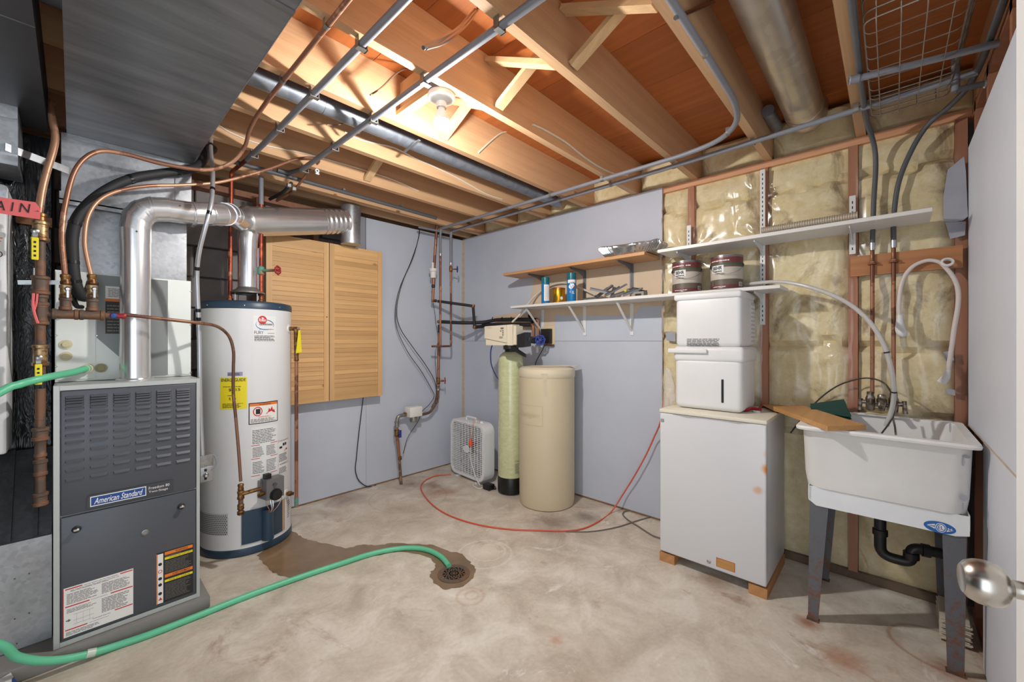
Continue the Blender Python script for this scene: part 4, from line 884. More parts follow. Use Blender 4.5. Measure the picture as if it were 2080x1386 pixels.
# perforated intake grille
f = wl(404, 463, 1044, 1088); gr = sticker('intake_grille', f, mat('grille_white', (186, 187, 189), .5))
m = MB()
for i in range(26):
    for j in range(11): f.oval(m, .03 + .037 * i + (.018 if j % 2 else 0), .05 + .085 * j, .012, .028, .0009, 6)
m.build('perforations', M_INK, gr)
f = wl(491, 576, 1030, 1096)
q = MB()
for r_ in (0,): q.grid(lambda u, v: f.at(u, v, .006), 10, 1); 
dn = q.build('burner_door', M_NAVY, t)
MB().grid(lambda u, v: f.at(.92 + .06 * u, v, .007), 2, 1).build('door_edge', mat('tan_tape', (186, 150, 110), .6), dn)
MB().grid(lambda u, v: f.at(.40 + .26 * u, -.02 + .95 * v, .008 + .034 * math.sin(PI * u) ** .6), 10, 1).build('door_bulge', M_NAVY, dn)
# gas control
a, z, p = cylhit(546, 990, WC, WR); n_ = V((math.cos(a), math.sin(a), 0)); tg = V((-math.sin(a), math.cos(a), 0))
def loc(a_, b_, c_): return p + tg * a_ + n_ * b_ + V((0, 0, c_))
def lbox(a0, a1, b0, b1, c0, c1): return MB().hexa([loc(a0, b0, c0), loc(a1, b0, c0), loc(a1, b1, c0), loc(a0, b1, c0), loc(a0, b0, c1), loc(a1, b0, c1), loc(a1, b1, c1), loc(a0, b1, c1)])
gc = lbox(-.05, .05, .01, .07, -.05, .065).build('gas_control', mat('control_grey', (120, 120, 122), .45, .4), t)
lbox(-.06, .055, -.005, .02, -.045, .055).build('control_back', M_ZINC, gc)
MB().lathe([(.033, 0), (.033, .01), (.028, .022), (0, .024)], loc(0, .07, -.028), n_, 24, False).build('dial', M_BLACK, gc)
MB().lathe([(.010, 0), (.010, .012), (0, .013)], loc(-.005, .07, .032), n_, 14, False).build('knob', mat('control_dark', (80, 80, 82), .5), gc)
lbox(-.045, -.012, .02, .05, .066, .092).build('igniter_button', M_BLACK, gc)
for i, (dx, m_) in enumerate(((-.012, M_STEEL), (.0, M_STEEL), (.045, mat('pink_wire', (196, 150, 140), .5)), (-.035, M_COPTUBE))):
    MB().tube(sp([loc(dx, .035, -.05), loc(dx * 1.1, .045, -.075), loc(dx * .6 - .004, .05, -.11), loc(-.01 + dx * .2, .035, -.14)], 5), .0035 if i < 2 else .002, 8).build('pilot_tube', m_, gc)
MB().cyl(loc(-.05, .045, -.01), loc(-.085, .055, -.012), .0105).build('inlet_nipple', M_BRASS, gc)
a, z, p = cylhit(581, 1003, WC, WR); n_ = V((math.cos(a), math.sin(a), 0))
dv = MB().lathe([(.026, 0), (.024, .004), (0, .004)], p, n_, 20, False).build('drain_valve', M_PLAST, t)
MB().lathe([(.010, .0), (.010, .012), (.015, .014), (.015, .03), (.010, .032), (.010, .045), (0, .045)], p, n_, 16, False).build('brass_cock', M_BRASS, dv)
f = wl(582, 589, 1012, 1052); q = MB(); f.rect(q, 0, 1, 0, 1, .0006, 2); lb = q.build('valve_label', M_PAPER, t); m = MB(); f.lines(m, .1, .9, .05, .95, 9, .001); m.build('print', M_GREYINK, lb)
# relief valve and its discharge pipe
tp_ = hd(601, 668, 2.555); bt = hd(602, 1030, 2.555)
t = thing('discharge_pipe', bt, 'copper relief discharge pipe with yellow tag on the right of the water heater', 'pipe')
MB().cyl(bt, (bt.x, bt.y, 1.12), .0105).build('pipe', M_COPPER, t)
MB().cyl((bt.x, bt.y, 1.11), tp_, .0125).build('valve_neck', M_BRASS, t)
fit(t, (bt.x, bt.y, 1.12), (0, 0, 1), .0145, .05, M_BRASS, 'coupling')
MB().cyl(bt, bt + V((0, 0, .06)), .0118).build('green_tip', M_VERD, t)
wa = math.atan2(tp_.y - WC[1], tp_.x - WC[0]); MB().cyl((WC[0] + WR * math.cos(wa), WC[1] + WR * math.sin(wa), tp_.z), (tp_.x + .006, tp_.y - .004, tp_.z), .0125).build('relief_valve', M_BRASS, t)
MB().lathe([(.026, 0), (.024, .004), (.012, .005)], (WC[0] + WR * math.cos(wa), WC[1] + WR * math.sin(wa), tp_.z), (math.cos(wa), math.sin(wa), 0), 20).build('escutcheon', M_PLAST, t)
MB().cyl(tp_, tp_ + V((.022, .002, .0)), .008).build('test_lever', M_ZINC, t)
tg_ = [hd(x, y, 2.53) for x, y in ((606, 672), (610, 670), (613, 716), (601, 718))]; MB().prism(tg_, (.001, .0015, 0)).build('yellow_tag', M_YELLOW, t)
# ================================================================== BACK WALL
M_SH = wood('shutter_stile', (216, 176, 124), (190, 144, 92), 2, .5, 9, .06)
M_SHH = wood('shutter_slat', (212, 170, 116), (184, 138, 86), 0, .5, 9, .13)
t = thing('louvered_shutters', (1.31, 3.11, .762), 'pair of closed pine louvered shutter doors hung on the back wall', 'shutters')
SZ0, SZ1 = .768, 1.957
for (a, b) in ((.886, 1.306), (1.312, 1.742)):
    yf, yb = 3.092, 3.118; sw = .036
    B(a, a + sw, yf, yb, SZ0, SZ1).build('stile', M_SH, t); B(b - sw, b, yf, yb, SZ0, SZ1).build('stile', M_SH, t)
    B(a + sw, b - sw, yf + .002, yb, SZ1 - .083, SZ1).build('top_rail', M_SHH, t); B(a + sw, b - sw, yf + .002, yb, SZ0, SZ0 + .095).build('bottom_rail', M_SHH, t)
    z0, z1 = SZ0 + .096, SZ1 - .084; n = 30; st = (z1 - z0) / n; pr = None
    for k in range(n):
        z = z0 + st * k
        if pr is None:
            pr = MB().hexa([(a + sw, yf + .004, z), (b - sw, yf + .004, z), (b - sw, yf + .010, z), (a + sw, yf + .010, z), (a + sw, yf + .0085, z + st + .004), (b - sw, yf + .0085, z + st + .004), (b - sw, yf + .016, z + st + .004), (a + sw, yf + .016, z + st + .004)]).build('slat', M_SHH, t)
        else: dup(pr, (0, 0, st * k), t)
    B(a + .002, a + .02, yb, YB - .002, SZ0 + .02, SZ1 - .02).build('mount_batten', M_SH, t)
B(1.722, 1.74, 3.118, YB - .002, SZ0 + .02, SZ1 - .02).build('mount_batten', M_SH, t)
MB().lathe([(.005, 0), (.004, .003), (0, .004)], (1.29, 3.092, 1.40), (0, -1, 0), 10, False).build('nail_hole', M_IRON, t)

def cable(name, pts, r, m, label, cat='cable', n=7, group=None, seg=6):
    P = sp(pts, n); me = MB().tube(P, r, seg); return tag(me.build(name, m, origin=min(P, key=lambda p: p.z)), label, cat, group)
M_CORD = mat('black_cord', (40, 40, 42), .5)
M_NM = mat('cable_cream', (222, 214, 196), .5)
Yw = YB - .012
cable('shutter_cord', [hy(x, y, Yw) for x, y in ((738, 806), (735, 830), (729, 880), (724, 930), (722, 955), (728, 975), (742, 987), (757, 989), (764, 985))], .0038, M_CORD, 'black cord hanging below the shutters to the base of the wall')
t = thing('service_pipe', hy(813, 985, 3.12), 'old water service pipe with white meter box on the back wall', 'pipe')
ys = 3.115
MB().tube([hz(815, 984, .001), hy(812, 945, 3.12), hy(811, 930, ys)], .0115, 10).build('pipe', rusty('old_pipe', (140, 120, 92), (100, 76, 56), .9, .6, .3, 25), t)
MB().tube(sp([hy(811, 930, ys), hy(808, 900, ys), hy(806, 878, ys), hy(806, 858, ys)], 4), .0135, 10).build('pipe', M_COPPER, t)
MB().tube(bend([hy(806, 866, ys), hy(807, 845, ys), hy(836, 842, ys)], .05), .016, 12).build('elbow', M_ZINC, t)
fit(t, hy(806, 880, ys), (0, 0, 1), .022, .06, M_BRASS, 'union'); fit(t, hy(806, 862, ys), (0, 0, 1), .021, .05, M_ZINC, 'shutoff_valve'); fit(t, hy(812, 931, ys), (0, 0, 1), .017, .03, M_BRASS, 'ground_clamp')
fit(t, hy(826, 842, ys), (1, -.1, 0), .019, .06, M_BRASS, 'coupling')
a = hy(811, 879, ys - .03); MB().rbox(a.x - .006, a.x + .020, ys - .035, ys - .030, a.z - .045, a.z + .02, .003, 1).build('blue_handle', M_BLUEVALVE, t)
a, b = hy(832, 849, 3.06), hy(857, 825, 3.06)
MB().rbox(a.x, b.x, 3.05, 3.14, a.z, b.z, .006, 2).build('meter_box', mat('meter_white', (226, 224, 218), .5), t)
MB().lathe([(.03, 0), (.035, .02), (.03, .05)], (.5 * (a.x + b.x), 3.095, a.z - .05), seg=18).build('meter_body', M_ZINC, t)
MB().tube(sp([hy(856, 843, ys), hy(872, 838, ys), hy(880, 828, ys), hy(887, 815, ys), hy(889, 800, 3.10), hy(890, 780, 3.09)], 5), .0125, 10).build('pipe', M_IRON, t)
xr = hy(892, 720, 3.08)
MB().tube([hy(890, 786, 3.085), hy(891, 720, 3.08), hy(893, 660, 3.08)], .0135, 12).build('riser', M_COPPER, t)
vz = hy(890, 774, 3.08); fit(t, vz, (0, 0, 1), .019, .06, M_BRASS, 'stop_valve'); MB().cyl(vz, vz + V((.045, -.03, 0)), .009, seg=10).build('valve_stem', M_BRASS, t); handwheel(t, vz + V((.052, -.036, 0)), (.8, -.6, 0), .026, M_REDVALVE)
for py, m_ in ((790, M_ZINC), (815, M_IRON)): fit(t, hy(890 if py < 800 else 887, py, 3.09), (0, 0, 1), .0165, .035, m_, 'coupling')
M_LBL = M_FOAM
e1 = hy(893, 654, 3.08); e2 = hy(980, 657, 2.72)
MB().tube([hy(892.5, 676, 3.08), hy(893, 660, 3.08)], .016, 12).build('foam_sleeve', M_FOAM, t)
fit(t, e1, (1, 0, 0), .0145, .045, M_BRASS, 'elbow')
t = thing('meter_pipe', hy(880, 612, 3.07), 'copper pipe with white filter housing beside the wall corner', 'pipe')
MB().tube([hy(888, 452, 3.0), hy(884, 505, 3.03), hy(881, 560, 3.06), hy(879, 612, 3.07)], .0125, 12).build('pipe', M_COPPER, t)
MB().tube([hy(888, 443, 3.0), hy(888, 456, 3.0)], .017, 12).build('top_coupling', M_ZINC, t)
c = hy(880, 555, 3.05)
MB().lathe([(.024, -.045), (.026, -.04), (.026, .01), (.036, .014), (.036, .04), (.015, .044)], c, seg=20).build('filter_housing', mat('meter_white', (226, 224, 218)), t)
MB().cyl(c + V((-.02, -.02, .04)), c + V((-.02, -.02, .09)), .010, seg=10).build('side_port', mat('meter_white', (226, 224, 218)), t)
MB().lathe([(.013, 0), (.017, .004), (.017, .026), (.013, .03)], hy(880, 585, 3.06), seg=14).build('black_valve', M_BLACK, t)
e0 = hy(879, 611, 3.07); fit(t, hy(882, 611, 3.07), (1, 0, 0), .0145, .05, M_BRASS, 'elbow')
k1 = hy(961, 622, 2.80); k2 = hy(964, 665, 2.80)
MB().tube([hy(889, 612, 3.06), k1], .0135, 10).build('foam_sleeve', M_FOAM, t)
MB().tube(bend([k1, k2 + V((0, 0, 0))], .02), .0135, 10).build('foam_sleeve', M_FOAM, t)
for q in (k1, k2): MB().lathe([(.013, -.014), (.017, -.012), (.017, .012), (.013, .014)], q, seg=12).build('elbow', M_BRASS, t)
sA = hx(985, 660, 2.62); sB = hx(1080, 660, 2.655)
MB().tube(sp([k2, hx(980, 663, 2.60), sA, hx(1030, 660, 2.65), sB], 5), .0165, 10).build('foam_sleeve', M_FOAM, t)
MB().tube(bend([sB, hx(1083, 662, 2.65), hx(1083, 690, 2.65)], .02), .0125, 10).build('copper_drop', M_COPPER, t)
t = thing('softener_feed', hx(1093, 690, 2.65), 'upper black foam-sleeved pipe running to the water softener', 'pipe')
MB().tube(sp([hy(898, 654, 3.07), hy(940, 656, 2.9), hx(980, 655, 2.59), hx(1010, 650, 2.64), hx(1050, 649, 2.66), hx(1090, 650, 2.66)], 5), .0165, 10).build('foam_sleeve', M_FOAM, t)
MB().tube(bend([hx(1090, 650, 2.66), hx(1093, 651, 2.66), hx(1093, 692, 2.66)], .02), .0125, 10).build('copper_drop', M_COPPER, t)
for px in (1003, 1022, 1040): p = hx(px, 651, 2.62 + .0008 * (px - 1003)); MB().tube(sp([p + V((0, .02, .012)), p + V((-.02, 0, .02)), p + V((-.03, -.02, .026))], 3), .004, 6).build('loose_tape', M_FOAM, t)
Yc = 3.15
cable('meter_wire', [hy(x, y, Yc - .01) for x, y in ((836, 405), (850, 430), (852, 470), (840, 520), (818, 572), (806, 625), (812, 665), (838, 705), (862, 738), (880, 768), (886, 790), (884, 812), (876, 828))], .0035, M_CORD, 'heavier black wire looping down the back wall to the meter')
cable('meter_wire', [hy(x, y, Yc) for x, y in ((850, 436), (852, 475), (836, 528), (812, 585), (803, 630), (807, 670), (828, 715), (856, 755), (876, 790), (882, 805), (872, 822), (858, 836), (848, 858), (828, 890), (819, 922))], .003, M_CORD, 'thinner black wire looping down the back wall past the meter')
cable('sensor_wire', [hy(x, y, 3.12) for x, y in ((880, 615), (884, 640), (886, 660), (890, 690), (884, 720), (886, 760), (887, 800))], .002, M_CORD, 'fine dark wire clinging to the copper riser by the corner')

# ================================================================== BOX FAN, SOFTENER
Of = V((2.352, 2.735, .012)); tf = V((-.078, -.997, 0)).normalized(); nf = V((-.997, .078, 0)).normalized()
def fp(a, b, c): return Of + tf * a + V((0, 0, b)) - nf * c       # a right, b up, c back into the box
def rrect(hw, hh, r, cz, n=6):
    P = []
    for cx, cy, a0 in ((hw - r, hh - r, 0), (-hw + r, hh - r, PI / 2), (-hw + r, -hh + r, PI), (hw - r, -hh + r, 1.5 * PI)):
        for k in range(n + 1): a = a0 + PI / 2 * k / n; P.append((cx + r * math.cos(a), cz + cy + r * math.sin(a)))
    return P
t = thing('box_fan', Of, 'white square box fan on the floor in the corner', 'fan')
M_FAN = mat('fan_white', (224, 225, 226), .4)
hw, hh, cz = .245, .245, .257
o_, i_ = rrect(hw, hh, .075, cz), rrect(hw - .024, hh - .024, .06, cz); n = len(o_)
m = MB(); vs = [fp(a, b, 0) for a, b in o_] + [fp(a, b, 0) for a, b in i_] + [fp(a, b, .012) for a, b in i_]
m.add(vs, [(k, (k + 1) % n, n + (k + 1) % n, n + k) for k in range(n)] + [(n + k, n + (k + 1) % n, 2 * n + (k + 1) % n, 2 * n + k) for k in range(n)]); m.build('front_frame', M_FAN, t)
m = MB(); m.add([fp(a, b, 0) for a, b in o_] + [fp(a, b, .115) for a, b in o_], [(k, (k + 1) % n, n + (k + 1) % n, n + k) for k in range(n)], False); m.build('housing', M_FAN, t)
def chord(v):   # half-width of the opening at height v from the middle
    h_ = hh - .024; r = .06
    return h_ if abs(v) < h_ - r else h_ - r + math.sqrt(max(0, r * r - (abs(v) - h_ + r) ** 2))
def grill(c, nm):
    m = MB()
    for k in range(27):
        v = -.213 + .426 * k / 26; w_ = chord(v); m.bar(fp(-w_, cz + v, c), fp(w_, cz + v, c), .003, .0048)
    for k in range(10):
        v = -.20 + .40 * k / 9; w_ = chord(v); m.bar(fp(v, cz - w_, c), fp(v, cz + w_, c), .003, .004, V(nf))
    m.build(nm, M_FAN, t, kind='stuff')
grill(.004, 'front_grille'); grill(.110, 'rear_grille')
m = MB(); m.add([fp(.048 * math.cos(2 * PI * k / 24), cz + .03 * math.sin(2 * PI * k / 24), -.002) for k in range(24)], [tuple(range(24))]); m.add([fp(.048 * math.cos(2 * PI * k / 24), cz + .03 * math.sin(2 * PI * k / 24), .006) for k in range(24)] + [fp(.048 * math.cos(2 * PI * k / 24), cz + .03 * math.sin(2 * PI * k / 24), -.002) for k in range(24)], [(k, (k + 1) % 24, 24 + (k + 1) % 24, 24 + k) for k in range(24)]); m.build('badge', M_FAN, t)
for k in range(5):
    a0 = 2 * PI * k / 5 + .3
    MB().grid(lambda u, v: fp((.045 + .155 * u) * math.cos(a0 + (v - .5) * (.75 + .35 * u)), cz + (.045 + .155 * u) * math.sin(a0 + (v - .5) * (.75 + .35 * u)), .045 + .035 * v), 5, 5).build('blade', mat('fan_blade', (176, 178, 182), .4), t)
MB().cyl(fp(0, cz, .04), fp(0, cz, .10), .05, .042, 24).build('motor', mat('fan_motor', (70, 66, 62), .6), t)
MB().tube(bend([fp(-.07, cz + hh - .004, .055), fp(-.07, cz + hh + .028, .055), fp(.07, cz + hh + .028, .055), fp(.07, cz + hh - .004, .055)], .02), .008, 8).build('handle', M_FAN, t)
MB().lathe([(.018, 0), (.016, .014), (.0, .016)], fp(.15, cz + hh - .001, .055), seg=16).build('knob', M_FAN, t)
for a in (-.14, .14): MB().bar(fp(a, -.006, -.01), fp(a, -.006, .125), .02, .012).build('foot', M_FAN, t)
M_OR = mat('cord_orange', (212, 88, 60), .45)
t2 = thing('fan_cord', fp(.1, .3, -.02), 'white fan cord with orange plug hanging over the grille of the fan', 'cord')
MB().tube(sp([fp(.13, cz + hh + .0, .06), fp(.125, cz + hh + .028, .03), fp(.115, cz + hh + .01, -.008), fp(.095, cz + .15, -.012), fp(.085, cz + .105, -.014)], 6), .0035, 8).build('cord', mat('tan_cord', (206, 160, 130), .5), t2)
MB().lathe([(.006, .0), (.012, -.02), (.017, -.05), (.017, -.062), (.012, -.064)], fp(.085, cz + .11, -.018), seg=12).build('orange_plug', mat('plug_orange', (226, 84, 44), .4), t2)
MB().tube(sp([fp(.085, cz + .045, -.016), fp(.075, cz - .05, -.014), fp(.11, cz - .14, -.012), fp(.17, cz - .215, -.02), fp(.235, cz - .25, -.03)], 6), .0035, 8).build('cord', mat('white_cord', (222, 220, 214), .5), t2)
t2 = thing('power_adapter', hz(993, 992, 0), 'black power adapter lying on the floor beside the resin tank', 'adapter')
q = hz(993, 994, 0); MB().rbox(q.x - .035, q.x + .03, q.y - .04, q.y + .04, .001, .045, .006, 2).build('adapter_body', M_BLACK, t2)
MB().tube(sp([q + V((-.02, .04, .01)), q + V((-.06, .06, .006)), q + V((-.05, .13, .006)), q + V((.0, .19, .008))], 5), .004, 8).build('cord', mat('white_cord', (222, 220, 214)), t2)
MB().tube(sp([q + V((0, -.04, .012)), q + V((.03, -.05, .006)), q + V((.05, -.03, .006)), q + V((.07, .0, .006))], 5), .004, 8).build('lead', M_BLACK, t2)
cable('extension_cord', [hz(x, y, .006) for x, y in ((916, 964), (885, 967), (862, 978), (855, 992), (868, 1015), (895, 1038), (935, 1056), (985, 1069), (1040, 1076), (1095, 1078), (1150, 1079), (1185, 1074), (1215, 1060), (1240, 1042))] + [hx(1262, 1010, 2.66), hx(1290, 965, 2.66), hx(1312, 925, 2.66), hx(1328, 890, 2.66), hx(1342, 855, 2.62), hx(1350, 800, 2.66)], .0048, M_OR, 'long orange extension cord sweeping across the floor to the white fridge', 'cord', 8, None, 8)
cable('loose_cable', [hz(x, y, .005) for x, y in ((1150, 1080), (1200, 1080), (1250, 1072), (1295, 1058), (1330, 1048), (1350, 1044))], .004, mat('grey_cord', (112, 106, 98), .5), 'straight grey cable lying on the floor left of the fridge')
cable('fridge_cord', [hz(x, y, .005) for x, y in ((1352, 1050), (1325, 1045), (1300, 1038), (1275, 1038), (1265, 1044), (1275, 1056), (1300, 1072), (1325, 1088), (1345, 1095))], .0048, mat('grey_cord', (112, 106, 98)), 'looped grey power cord on the floor left of the fridge')

RC, RR = (2.419, 2.261), .104
t = thing('resin_tank', (*RC, 0), 'tall slim pale green fibreglass softener tank with black base and control head', 'water softener')
s = NT('fibreglass'); vec = s.coord((1, 1, 2)); f_ = s.noise(vec, 26, 4, .6); f2_ = s.noise(s.coord((1, 1, 60)), 3, 2)
a = s.ramp(f_, [(.3, srgb((188, 190, 146))), (.7, srgb((206, 208, 168)))]); s.l(s.mix(.12, a, s.ramp(f2_, [(.3, (.3, .3, .25, 1)), (.7, (.75, .76, .6, 1))]), 'SOFT_LIGHT'), s.b.inputs['Base Color'])
s.b.inputs['Roughness'].default_value = .22; s.b.inputs['Coat Weight'].default_value = .5
MB().lathe([(RR, .12), (RR, 1.03), (RR * .97, 1.07), (RR * .86, 1.105), (RR * .62, 1.128), (RR * .45, 1.134), (.0, 1.136)], (*RC, 0), seg=48, cap=False).build('tank', s.m, t)
MB().lathe([(RR * .8, .0), (RR + .003, .01), (RR + .004, .125), (RR, .135)], (*RC, 0), seg=48).build('base_boot', mat('boot_black', (20, 20, 21), .35), t)
f = cylpx(1046, 1056, 935, 965, RC, RR + .001); m = MB(); f.text(m, 'Culligan', .0, .95, .86, .98, .0004, .2); f.lines(m, .0, .95, .1, .8, 9, .0004, .4); m.build('print', M_GREYINK, t)
MB().lathe([(.045, 1.13), (.05, 1.134), (.05, 1.15), (.062, 1.152), (.062, 1.18), (.05, 1.182), (.05, 1.20)], (*RC, 0), seg=24).build('neck_nut', M_BLACK, t)
hb = hd(985.5, 681, 3.20); ht = hd(1041, 681, 3.05); ax = (ht - hb); ax.z = 0; Lh = ax.length; ax.normalize(); bk = V((-ax.y, ax.x, 0))
if bk.dot(V((1, 1, 0))) < 0: bk = -bk
hz0, hz1 = 1.187, 1.345
def hp(u, d, z): p = hb + ax * (u * Lh) + bk * d; return V((p.x, p.y, z))
M_BEIGE = mat('softener_beige', (216, 206, 184), .42)
hd_ = MB().hexa([hp(.03, .0, hz0), hp(1, .0, hz0), hp(1, .10, hz0), hp(.03, .10, hz0), hp(0, .006, hz1 - .01), hp(.98, .006, hz1), hp(.98, .10, hz1), hp(0, .10, hz1 - .01)]).build('control_head', M_BEIGE, t)
MB().hexa([hp(.0, -.008, hz0 + .055), hp(.82, -.008, hz0 + .02), hp(.82, .0, hz0 + .02), hp(.0, .0, hz0 + .055), hp(.0, -.006, hz1 - .012), hp(.80, -.006, hz1 - .004), hp(.80, .004, hz1 - .004), hp(.0, .004, hz1 - .012)]).build('front_cover', M_BEIGE, hd_)
MB().hexa([hp(1.0, .01, hz0 + .006), hp(1.10, .01, hz0 + .006), hp(1.10, .10, hz0 + .006), hp(1.0, .10, hz0 + .006), hp(1.0, .01, hz1 - .008), hp(1.10, .01, hz1 - .012), hp(1.10, .10, hz1 - .012), hp(1.0, .10, hz1 - .008)]).build('rear_cover', M_BEIGE, hd_)
ff = Face(lambda u, v, h: hp(u, -.0085 - h, hz0 + (hz1 - hz0) * v)); m = MB()
ff.rect(m, .60, .71, .78, .86, .001)
for u, v in ((.58, .67), (.66, .67), (.66, .58), (.66, .48)): ff.rect(m, u, u + .05, v, v + .05, .001)
ff.lines(m, .55, .72, .34, .44, 3, .001); m.build('keypad', mat('keypad_grey', (110, 108, 100), .5), hd_)
m = MB(); ff.text(m, 'Culligan', .06, .28, .82, .91, .001, .35); m.build('lettering', mat('emboss_beige', (190, 178, 154), .4), hd_)
MB().tube([hp(.78, .05, 1.16), hp(.78, .05, 1.19)], .052, 20).build('valve_body', M_BLACK, t)
v0 = hp(1.1, .06, 1.245)
MB().hexa([hp(1.1, .02, 1.17), hp(1.34, .03, 1.18), hp(1.34, .12, 1.18), hp(1.1, .10, 1.17), hp(1.1, .02, 1.265), hp(1.34, .03, 1.285), hp(1.34, .12, 1.285), hp(1.1, .10, 1.265)]).build('bypass_block', M_BLACK, t)
b1 = hp(1.32, .08, 1.235); b2 = hx(1085, 691, 2.60)
MB().tube([b1, b1.lerp(b2, .4), b1.lerp(b2, .41), b1.lerp(b2, .75), b1.lerp(b2, .76), b2], [.016, .016, .022, .022, .03, .03], 16).build('bypass_tube', M_BLACK, t)
MB().tube([b1 + V((0, .03, 0)), b2 + V((0, .05, .0))], .014, 14).build('bypass_tube', M_BLACK, t)
handwheel(t, hx(1097, 691, 2.56), (-.75, -.66, 0), .036, M_BLUEVALVE, lobes=8); MB().cyl(b2, hx(1096, 691, 2.565), .011, seg=10).build('bypass_stem', M_BLUEVALVE, t)
MB().hexa([hp(1.0, -.01, 1.155), hp(1.42, .0, 1.10), hp(1.42, .02, 1.10), hp(1.0, .02, 1.155), hp(1.0, -.01, 1.18), hp(1.42, .0, 1.122), hp(1.42, .02, 1.122), hp(1.0, .02, 1.18)]).build('drain_elbow', M_BLACK, t)
q = hx(1091, 712, 2.60); MB().rbox(q.x - .001, q.x + .001, q.y - .012, q.y + .012, q.z - .02, q.z + .03, .0005, 1).build('paper_tag', M_PAPER, t)
MB().tube(sp([hp(.12, .05, 1.19), hp(.06, .05, 1.13), hp(.0, .08, 1.03), hp(.06, .13, .93), hp(.3, .17, .84), V((2.40, 2.38, .80))], 7), .0048, 8).build('blue_drain_line', mat('tube_blue', (40, 60, 120), .4), t)

BC, BR = (2.451, 1.918), .2085
t = thing('brine_tank', (*BC, 0), 'large beige cylindrical softener salt tank with taped lid', 'salt tank')
M_BRN = mat('brine_beige', (204, 190, 160), .42, var=.03, vs=3)
MB().lathe([(BR * .88, 0), (BR * .965, .006), (BR * .99, .03), (BR, .07), (BR, .955)], (*BC, 0), seg=64, cap=False).build('tank', M_BRN, t)
MB().lathe([(BR + .001, .952), (BR + .004, .956), (BR + .004, .995), (BR + .001, 1.012), (BR - .02, 1.024), (BR - .05, 1.028), (0, 1.030)], (*BC, 0), seg=64, cap=False).build('lid', mat('lid_beige', (214, 202, 176), .4), t)
f = cylpx(1056, 1103, 824, 865, BC, BR); m = MB()
for a in ((0, 1, 0, .03), (0, 1, .97, 1), (.97, 1, 0, 1)): f.rect(m, *a, .0015, 6)
f.text(m, 'Culligan', .1, .9, .35, .65, .002, .35); m.build('embossing', mat('emboss_tank', (196, 182, 152), .4), t)
f = cylpx(1103, 1110, 775, 806, BC, BR); m = MB(); m.grid(lambda u, v: f.at(u + .3 * (1 - v), v, .0012), 2, 4); m.add([f.at(-.6, 1.5, .0055), f.at(1.4, 1.5, .0055), f.at(.9, 1, .004), f.at(.2, 1, .004)], [(0, 1, 2, 3)]); m.build('tape_strip', mat('clear_tape', (196, 180, 150), .3), t)
q = V((2.36, 1.86, 1.031)); MB().prism([q, q + V((.17, -.14, .0)), q + V((.30, -.10, .0)), q + V((.24, .06, .0)), q + V((.02, .10, .0))], (0, 0, .002)).build('lid_sheet', mat('sheet_paper', (224, 214, 194), .6), t)
t = thing('wall_transformer', hx(1108, 685, XR), 'black plug-in transformer in the outlet beside the softener head', 'transformer')
a, b = hx(1101, 698, XR - .03), hx(1119, 668, XR - .03)
MB().rbox(XR - .008, XR - .001, b.y - .02, a.y + .02, a.z - .008, b.z + .02, .003, 1).build('outlet_plate', mat('ivory_plate', (222, 204, 160), .5), t)
MB().rbox(XR - .05, XR - .008, b.y, a.y, a.z, b.z, .005, 2).build('transformer_body', M_BLACK, t)
MB().rbox(XR - .03, XR - .008, b.y - .022, a.y - .02, a.z - .022, a.z - .008, .003, 1).build('copper_stub', M_COPPER, t)
MB().tube(sp([(XR - .04, .5 * (a.y + b.y), a.z), (XR - .03, a.y + .0, a.z - .06), (XR - .02, a.y + .07, a.z - .15), (XR - .02, a.y + .09, a.z - .22)], 5), .003, 6).build('lead', M_BLACK, t)

# ================================================================== CEILING DETAILS
t = thing('bulb_fixture', (BULB.x, BULB.y, 2.16), 'white porcelain ceiling lampholder with bare glowing bulb between joists', 'lamp')
MB().lathe([(.057, 2.262), (.058, 2.252), (.055, 2.244), (.035, 2.236), (.022, 2.228), (.021, 2.206), (.0, 2.205)], (BULB.x, BULB.y, 0), seg=32).build('lampholder', mat('porcelain', (232, 230, 224), .25), t)
MB().lathe([(.055, 2.29), (.055, 2.263)], (BULB.x, BULB.y, 0), seg=24).build('junction_box', mat('box_grey', (120, 120, 124), .5), t)
B(BULB.x - .02, BULB.x + .02, JY[4] + .0195, JY[5] - .0195, 2.29, 2.31).build('hanger_bar', M_BRACE, t)
MB().lathe([(.0135, .060), (.015, .05), (.022, .036), (.030, .02), (.0332, .004)], BULB, seg=24, cap=False).build('uplight_shield', mat('shield_white', (236, 236, 234), .4), t)  # opaque upper half, added to keep the bulb's light off the joists above
bl_ = MB().lathe([(.033, .004), (.0328, -.002), (.031, -.012), (.024, -.025), (.012, -.0325), (0, -.034)], BULB, seg=20, cap=False).build('bulb', mat('bulb_glow', (255, 244, 226), .5, emit=BULB_STRENGTH), t)
M_CAB = M_NM
def over(name, pts, label, r=.0045, m=M_CAB): return cable(name, pts, r, m, label, 'cable', 7)
J = JY
over('ceiling_cable', [(BULB.x + .05, BULB.y, 2.285), (BULB.x + .09, BULB.y - .02, 2.29), (BULB.x + .12, J[4] + .022, 2.31)], 'short cream cable leaving the bulb fixture')
over('ceiling_cable', [hy(x, y, J[5] - .024) for x, y in ((1048, 264), (1020, 270), (1000, 284), (972, 310))] , 'white cable stub on the joist beside the bulb, right of the lampholder')
over('ceiling_cable', [hy(x, y, J[4] - .024) for x, y in ((1082, 253), (1110, 266), (1150, 290), (1185, 318), (1215, 338), (1245, 352), (1275, 356))], 'white cable sagging along the second joist right of the bulb', .0055)
